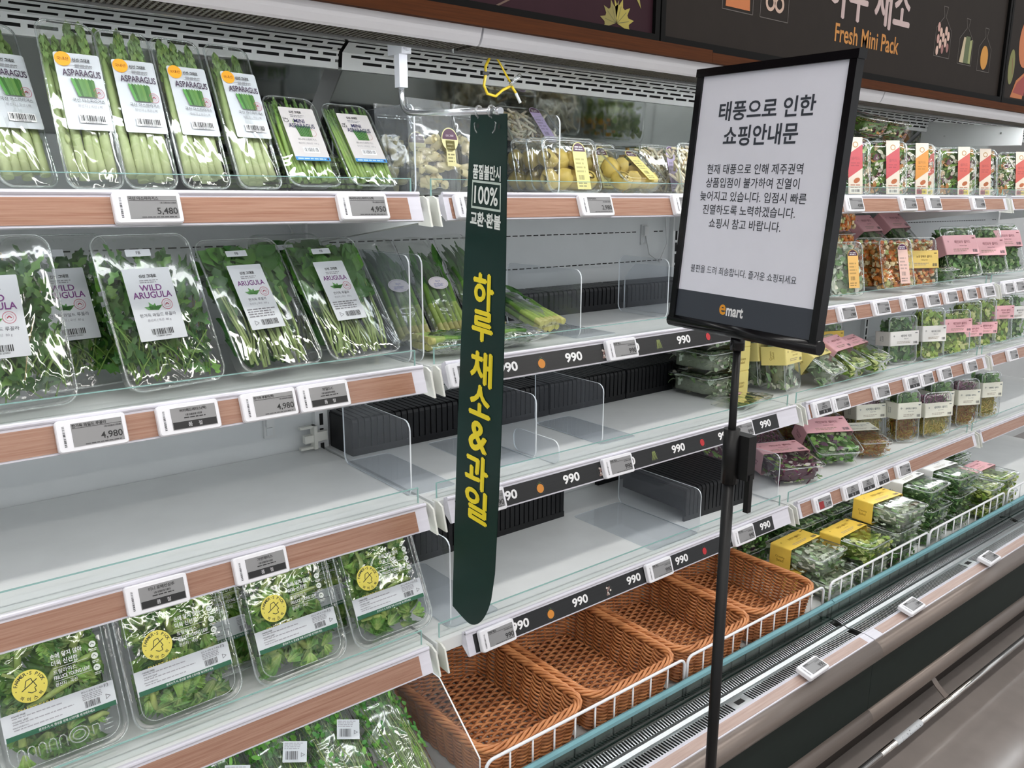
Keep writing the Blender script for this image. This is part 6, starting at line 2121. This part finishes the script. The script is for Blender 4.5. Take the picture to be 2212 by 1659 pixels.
deck('salad box at the bottom of the middle stack', 'mixed', None, 2.635, 1.165, 0, 0)
deck('green salad box behind the middle stack, yellow band side showing', 'green', 'yellow', 2.615, 1.385, 1.0, 0)
deck('green salad box under the one behind the middle stack', 'green', None, 2.615, 1.385, 0.0, 0)
deck('white-banded baby leaf box on top of its stack, purple sprouts on the lid side', 'green', 'white', 2.905, 1.195, 2.0, 2)
deck('baby leaf box second from the top under the white-banded one', 'green', None, 2.905, 1.185, 1.0, 0)
deck('baby leaf box at the bottom under the white-banded one', 'green', None, 2.905, 1.185, 0, 0)
deck('white-banded baby leaf box on the farther of the two white stacks', 'green', 'white', 3.120, 1.185, 2.0, -4)
deck('baby leaf box in the middle of the farther white stack', 'green', None, 3.120, 1.190, 1.0, 0)
deck('baby leaf box at the bottom of the farther white stack', 'green', None, 3.120, 1.190, 0, 0)
deck('unbanded pale salad box between the white stack and the pink box', 'lime', None, 3.290, 1.150, 1.0, 2, 'mid')
deck('pale salad box under the unbanded one near the pink box', 'lime', None, 3.290, 1.150, 0.0, 2, 'mid')
deck('pink-banded lime salad box at the far end of the deck', 'lime', 'pink', 3.455, 1.165, 1.0, 0)
deck('lime salad box under the pink-banded one at the far end', 'lime', None, 3.455, 1.165, 0.0, 0)
deck('radish sprout box behind the white-banded baby leaf stacks', 'radish', None, 2.98, 1.42, 2.0, 0)
deck('green box under the radish sprout box', 'green', None, 2.98, 1.42, 1.0, 0)
deck('green box at the bottom under the radish sprout box', 'green', None, 2.98, 1.42, 0.0, 0)
deck('white-banded leaf box in the back row past the radish sprouts', 'green', 'white', 3.36, 1.40, 2.0, 0)
deck('green leaf box under the back-row white-banded one', 'green', None, 3.36, 1.40, 1.0, 0)
deck('white-banded leaf box at the far back corner of the deck', 'green', 'white', 3.58, 1.40, 2.0, 0)
deck('green leaf box under the far back corner one', 'green', None, 3.58, 1.40, 1.0, 0)
deck('green leaf box at the bottom of the back-row white-banded stack', 'green', None, 3.36, 1.40, 0.0, 0)
deck('green leaf box at the bottom of the far back corner stack', 'green', None, 3.58, 1.40, 0.0, 0)

# ------------------------------------------------------------------ lowest shelf: rainbow salads and sprouts
Z4, Z3, Z2, Z1 = ZS[4], ZS[3], ZS[2], ZS[1]
put(salad_box(SB, 'pink-banded rainbow salad box lying at the end of the shelf behind the clear divider', 'wide', 'rainbow', 'pink', 0.50, 0.90), 'wide', 2.262, 1.346, Z4, 82, -22)
put(salad_box(SB, 'pink-banded rainbow salad box tilted up, its lid shining, next to the lying one', 'wide', 'mixed', 'pink', 0.48, 0.86), 'wide', 2.510, 1.362, Z4, 62, -28)
put(salad_box(SB, 'pink-banded salad box at the back behind the lying rainbow box', 'wide', 'rainbow', 'pink', 0.4, 0.8, True), 'wide', 2.188, 1.578, Z4, 54, 0)
put(salad_box('sprout_box', 'purple radish sprout box leaning behind the pink rainbow boxes', 'wide', 'radish', None), 'wide', 2.425, 1.572, Z4, 46, 0)
put(salad_box('sprout_box', 'box of yellow sprouts lying flat, pale card band on top', 'mid', 'redsprout', 'cream', 0.55, 0.95), 'mid', 2.705, 1.340, Z4, 82, -28)
for i, (x, y, yaw, lean, lb) in enumerate(((2.895, 1.470, -22, 8, 'nearest the lying sprout box'), (2.985, 1.375, -24, 5, 'second in the row past the lying sprout box'), (3.135, 1.335, -20, 6, 'third in the row, purple tops'),
                                          (3.27, 1.385, -26, 4, 'fourth in the row, a little set back'), (3.385, 1.335, -26, 4, 'fifth in the row past the lying box'), (3.60, 1.335, -22, 4, 'sixth in the row, at the far end'))):
    put(salad_box('sprout_box', 'upright sprout box in pale card band, ' + lb, 'tall' if i not in (0, 2) else 'mid', 'sprout' if i % 3 != 1 else 'redsprout', 'cream', 0.46, 0.78, False, 'upright sprout boxes on the lowest shelf', 'radish' if i % 2 == 0 else 'green'), 'tall', x, y, Z4, lean, yaw)
for i, x in enumerate((2.735, 2.909, 3.083)):
    put(salad_box('sprout_box', 'dark sprout box lying at the back behind the upright ones', 'wide', 'redsprout', None, group='sprout boxes lying at the back'), 'wide', x, 1.568, Z4 + 0.0, 90, 0)
    put(salad_box('sprout_box', 'dark sprout box stacked on another at the back', 'wide', 'redsprout', None, group='sprout boxes lying at the back'), 'wide', x, 1.568, Z4 + H_, 90, 0)

# ------------------------------------------------------------------ middle shelf: yellow, pink and white bands
for i, (x, y) in enumerate(((2.190, 1.549), (2.194, 1.462), (2.205, 1.374))):
    put(salad_box(SB, 'upright pale-yellow-banded salad box, ' + ('rearmost', 'middle one', 'foremost')[i] + ' of three behind the sign pole', 'tall', 'pale', 'pale', 0.44, 0.74, False, 'upright yellow-banded boxes'), 'tall', x, y, Z3, 8, 6)
for i in range(3):
    put(salad_box(SB, 'yellow-banded salad box lying at the back beside the black risers, ' + ('bottom', 'middle', 'topmost') [i] + ' of three', 'wide', 'pale', 'pale', 0.1, 0.45, True, 'lying yellow-banded boxes'), 'wide', 2.122, 1.553, Z3 + 0.0735 * i, 90, 90)
put(salad_box(SB, 'pale-yellow-banded salad box tilted in front of the upright ones, shining lid', 'mid', 'pale', 'pale', 0.46, 0.86), 'mid', 2.375, 1.318, Z3, 58, 8)
put(salad_box(SB, 'pink-banded salad box tilted beside the yellow one, shining lid', 'mid', 'lime', 'pink', 0.50, 0.90), 'mid', 2.522, 1.318, Z3, 60, 8)
put(salad_box(SB, 'pink-banded salad box tilted third in the tilted row, pale leaves in front', 'mid', 'lime', 'pink', 0.60, 0.95), 'mid', 2.668, 1.320, Z3, 70, 8)
for i, (x, y, band, fill, b0, b1, lb) in enumerate((
        (2.56, 1.545, 'pink', 'green', 0.5, 0.8, 'pink-banded, behind the tilted pink boxes'), (2.70, 1.545, 'yellow', 'green', 0.32, 0.60, 'deep-yellow-banded, behind the tilted boxes'),
        (2.905, 1.385, 'white', 'green', 0.38, 0.68, 'white-banded with 03, the widest of the row'), (3.045, 1.345, 'white', 'lime', 0.36, 0.66, 'white-banded, beside the wide 03 box'),
        (3.225, 1.340, 'pink', 'lime', 0.50, 0.80, 'pink-banded high, next to the white pair'), (3.365, 1.345, 'pink', 'lime', 0.28, 0.52, 'pink-banded low, first of two'),
        (3.490, 1.345, 'pink', 'lime', 0.28, 0.52, 'pink-banded low, second of two'), (3.640, 1.340, 'pink', 'lime', 0.52, 0.80, 'pink-banded high, near the end of the row'), (3.80, 1.345, 'white', 'green', 0.45, 0.72, 'white-banded, last of the row'))):
    sz = 'mid' if i in (2, 4) else 'tall'
    put(salad_box(SB, 'upright salad box ' + lb, sz, fill, band, b0, b1, False, 'upright banded boxes on the middle shelf'), sz, x, y, Z3, 6, -24 + (i % 3) * 3)

# ------------------------------------------------------------------ second shelf: carrot trays and pink salads
for i in range(4):
    put(salad_box('chopped_vegetable_tray', 'tray of chopped carrot lying in the back stack, number of trays under it: ' + ('none', 'one', 'two', 'three')[i], 'mid', 'carrot', None, group='chopped carrot trays'), 'mid', 2.590, 1.46, Z2 + 0.0675 * i, 90, 0)
t = salad_box('chopped_vegetable_tray', 'tray of white vegetable noodles behind the notice frame', 'mid', 'pale', None)
put(t, 'mid', 2.42, 1.345, Z2, 12, -20)
ob('arch_label', arch_label(0.040, 0.120, 0.02, 0.085, -0.0082, sc('#e6b86a'), sc('#4c2440')), t)
t = salad_box('chopped_vegetable_tray', 'tray of chopped carrot leaning in front, pink label with a purple arch', 'mid', 'carrot', None)
put(t, 'mid', 2.745, 1.345, Z2, 16, -22)
ob('arch_label', arch_label(0.040, 0.135, 0.02, 0.082, -0.0082, sc('#e6c3b8'), sc('#5a2a58')), t)
put(salad_box('chopped_vegetable_tray', 'tray of chopped carrot just behind the pink-labelled one', 'mid', 'carrot', None), 'mid', 2.735, 1.430, Z2, 14, -22)
put(salad_box(SB, 'gold-banded cabbage salad box leaning beside the carrot tray', 'mid', 'carrot', 'gold', 0.36, 0.72, False), 'mid', 2.925, 1.355, Z2, 12, -24)
put(salad_box(SB, 'small green salad box lying flat beside the gold-banded box', 'mid', 'green', 'pink', 0.6, 0.95), 'mid', 3.105, 1.332, Z2, 86, 0)
for i, (x, y, lean, yaw, b0, b1, lb) in enumerate(((3.29, 1.36, 24, -16, 0.42, 0.80, 'leaning in front beside the small flat box'), (3.52, 1.36, 22, -18, 0.36, 0.72, 'leaning in front, second along'), (3.72, 1.37, 22, -18, 0.5, 0.85, 'leaning in front, third along'),
                                                  (2.81, 1.556, 45, 0, 0.5, 0.9, 'in the back row, first along'), (3.00, 1.52, 45, 6, 0.5, 0.9, 'in the back row, second along'), (3.22, 1.52, 45, 4, 0.55, 0.95, 'in the back row, third along'))):
    put(salad_box(SB, 'pink-banded green salad box ' + lb, 'wide', 'green', 'pink', b0, b1, True, 'pink-banded green salads'), 'wide', x, y, Z2 + (0.071 if i > 2 else 0), lean, yaw)
for i, x in enumerate((2.80, 3.01, 3.22, 3.44)):
    put(salad_box(SB, 'green salad box lying under the pink-banded back row', 'wide', 'green', None, group='salad boxes lying under the back row'), 'wide', x, 1.515, Z2, 89, 0)
for i in range(2):
    put(salad_box(SB, 'pink-banded salad box in the dim back stack behind the notice frame, ' + ('lower', 'upper')[i], 'wide', 'mixed', 'pink', 0.3, 0.7, True), 'wide', 2.38, 1.54, Z2 + H_ * (i + 1), 90, 0)
put(salad_box(SB, 'green salad box at the bottom of the dim back stack behind the notice frame', 'wide', 'green', None), 'wide', 2.38, 1.54, Z2, 90, 0)
put(salad_box('chopped_vegetable_tray', 'tray of chopped carrot lying in the far back corner', 'wide', 'carrot', None), 'wide', 3.70, 1.55, Z2, 90, 0)

# ------------------------------------------------------------------ top shelf: dressed salad trays with a slanted label
SIZES['salad'] = (0.150, 0.168, 0.056)
def slant_label(c, n):
    P = Print()
    w_, h_ = 0.046, 0.168
    P.rect(-w_ / 2, 0, w_ / 2, h_, sc('#dccfbe'), 1)
    P.poly([(-w_ / 2, h_ * 0.28), (w_ / 2, h_ * 0.46), (w_ / 2, h_ * 0.88), (-w_ / 2, h_ * 0.70)], c, 2)
    P.tc(0, h_ * 0.60, 0.010, '샐러드', mix(c, BLK, 0.35), 0.02, 3, maxw=0.036)
    P.micro(-0.015, h_ * 0.48, 0.015, h_ * 0.57, 2, mix(c, BLK, 0.3), 3)
    P.ring(0.0, h_ * 0.87, 0.006, 0.009, sc('#b58b5c'), 3)
    P.disc(0.004, h_ * 0.24, 0.011, sc('#b0623a'), 3, ry=0.007, rot=0.5)
    P.micro(-0.016, h_ * 0.10, 0.016, h_ * 0.18, 2, sc('#a9705a'), 2)
    P.rect(-0.018, 0.003, 0.0, 0.018, sc('#8e2330') if n else sc('#e4e0d4'), 3)
    P.rect(0.0, 0.003, 0.018, 0.018, sc('#d8c23c') if n else sc('#e4e0d4'), 3)
    P.bars(-0.014, 0.006, 0.014, 0.014, BLK, 14, 4)
    return print_at(P, 0.022, 0, -0.0082, 'slanted_label')
SLAB = {('red', 1): slant_label(sc('#c25a50'), 1), ('red', 0): slant_label(sc('#bf4f56'), 0), ('orange', 1): slant_label(sc('#cf8a3c'), 1)}
def dressed(label, colr, n, x, y, z, lean, yaw, fill='dressed', roll=0.0):
    t = salad_box('dressed_salad_tray', label, 'salad', fill, None, group='dressed salad trays')
    ob('slanted_label', SLAB[(colr, n)], t)
    put(t, 'salad', x, y, z, lean, yaw, roll)
D_ = 'dressed salad tray with a '
dressed(D_ + 'red label, standing at the edge of the notice frame', 'red', 0, 2.375, 1.352, Z1, 10, -30, 'mixed')
dressed(D_ + 'crimson label, standing first past the notice frame', 'red', 0, 2.600, 1.352, Z1, 10, -30)
dressed(D_ + 'orange label, standing beside the crimson one', 'orange', 1, 2.790, 1.352, Z1, 9, -30)
dressed(D_ + 'red label, standing first of the matching red pair', 'red', 1, 3.100, 1.352, Z1, 9, -30)
dressed(D_ + 'red label, standing second of the matching red pair', 'red', 1, 3.275, 1.352, Z1, 9, -30)
dressed(D_ + 'red label, past the joint of the rails', 'red', 1, 3.600, 1.352, Z1, 9, -30)
dressed(D_ + 'red label, lying tilted on top of the standing ones', 'red', 0, 2.535, 1.345, Z1 + 0.176, 74, 4)
dressed(D_ + 'orange label, lying tilted on top of the others', 'orange', 1, 2.715, 1.365, Z1 + 0.176, 78, 4)
for i, (x, lb) in enumerate(((2.58, 'behind the crimson one'), (2.77, 'behind the orange one'), (2.955, 'in the gap before the red pair'), (3.16, 'behind the red pair'), (3.46, 'in the gap after the red pair'))):
    dressed(D_ + 'red label, standing ' + lb, 'red', 1, x, 1.447 if i != 2 else 1.41, Z1, 8, -30, 'mixed')
for i, x in enumerate((2.95, 3.12, 3.29, 3.46, 3.63)):
    dressed('dark dressed salad tray lying in the dim back row', 'orange', 1, x, 1.562, Z1 + 0.0645, 90, 0, 'dressed')
    dressed('dark dressed salad tray lying under the dim back row', 'orange', 1, x, 1.562, Z1, 90, 0, 'dressed')
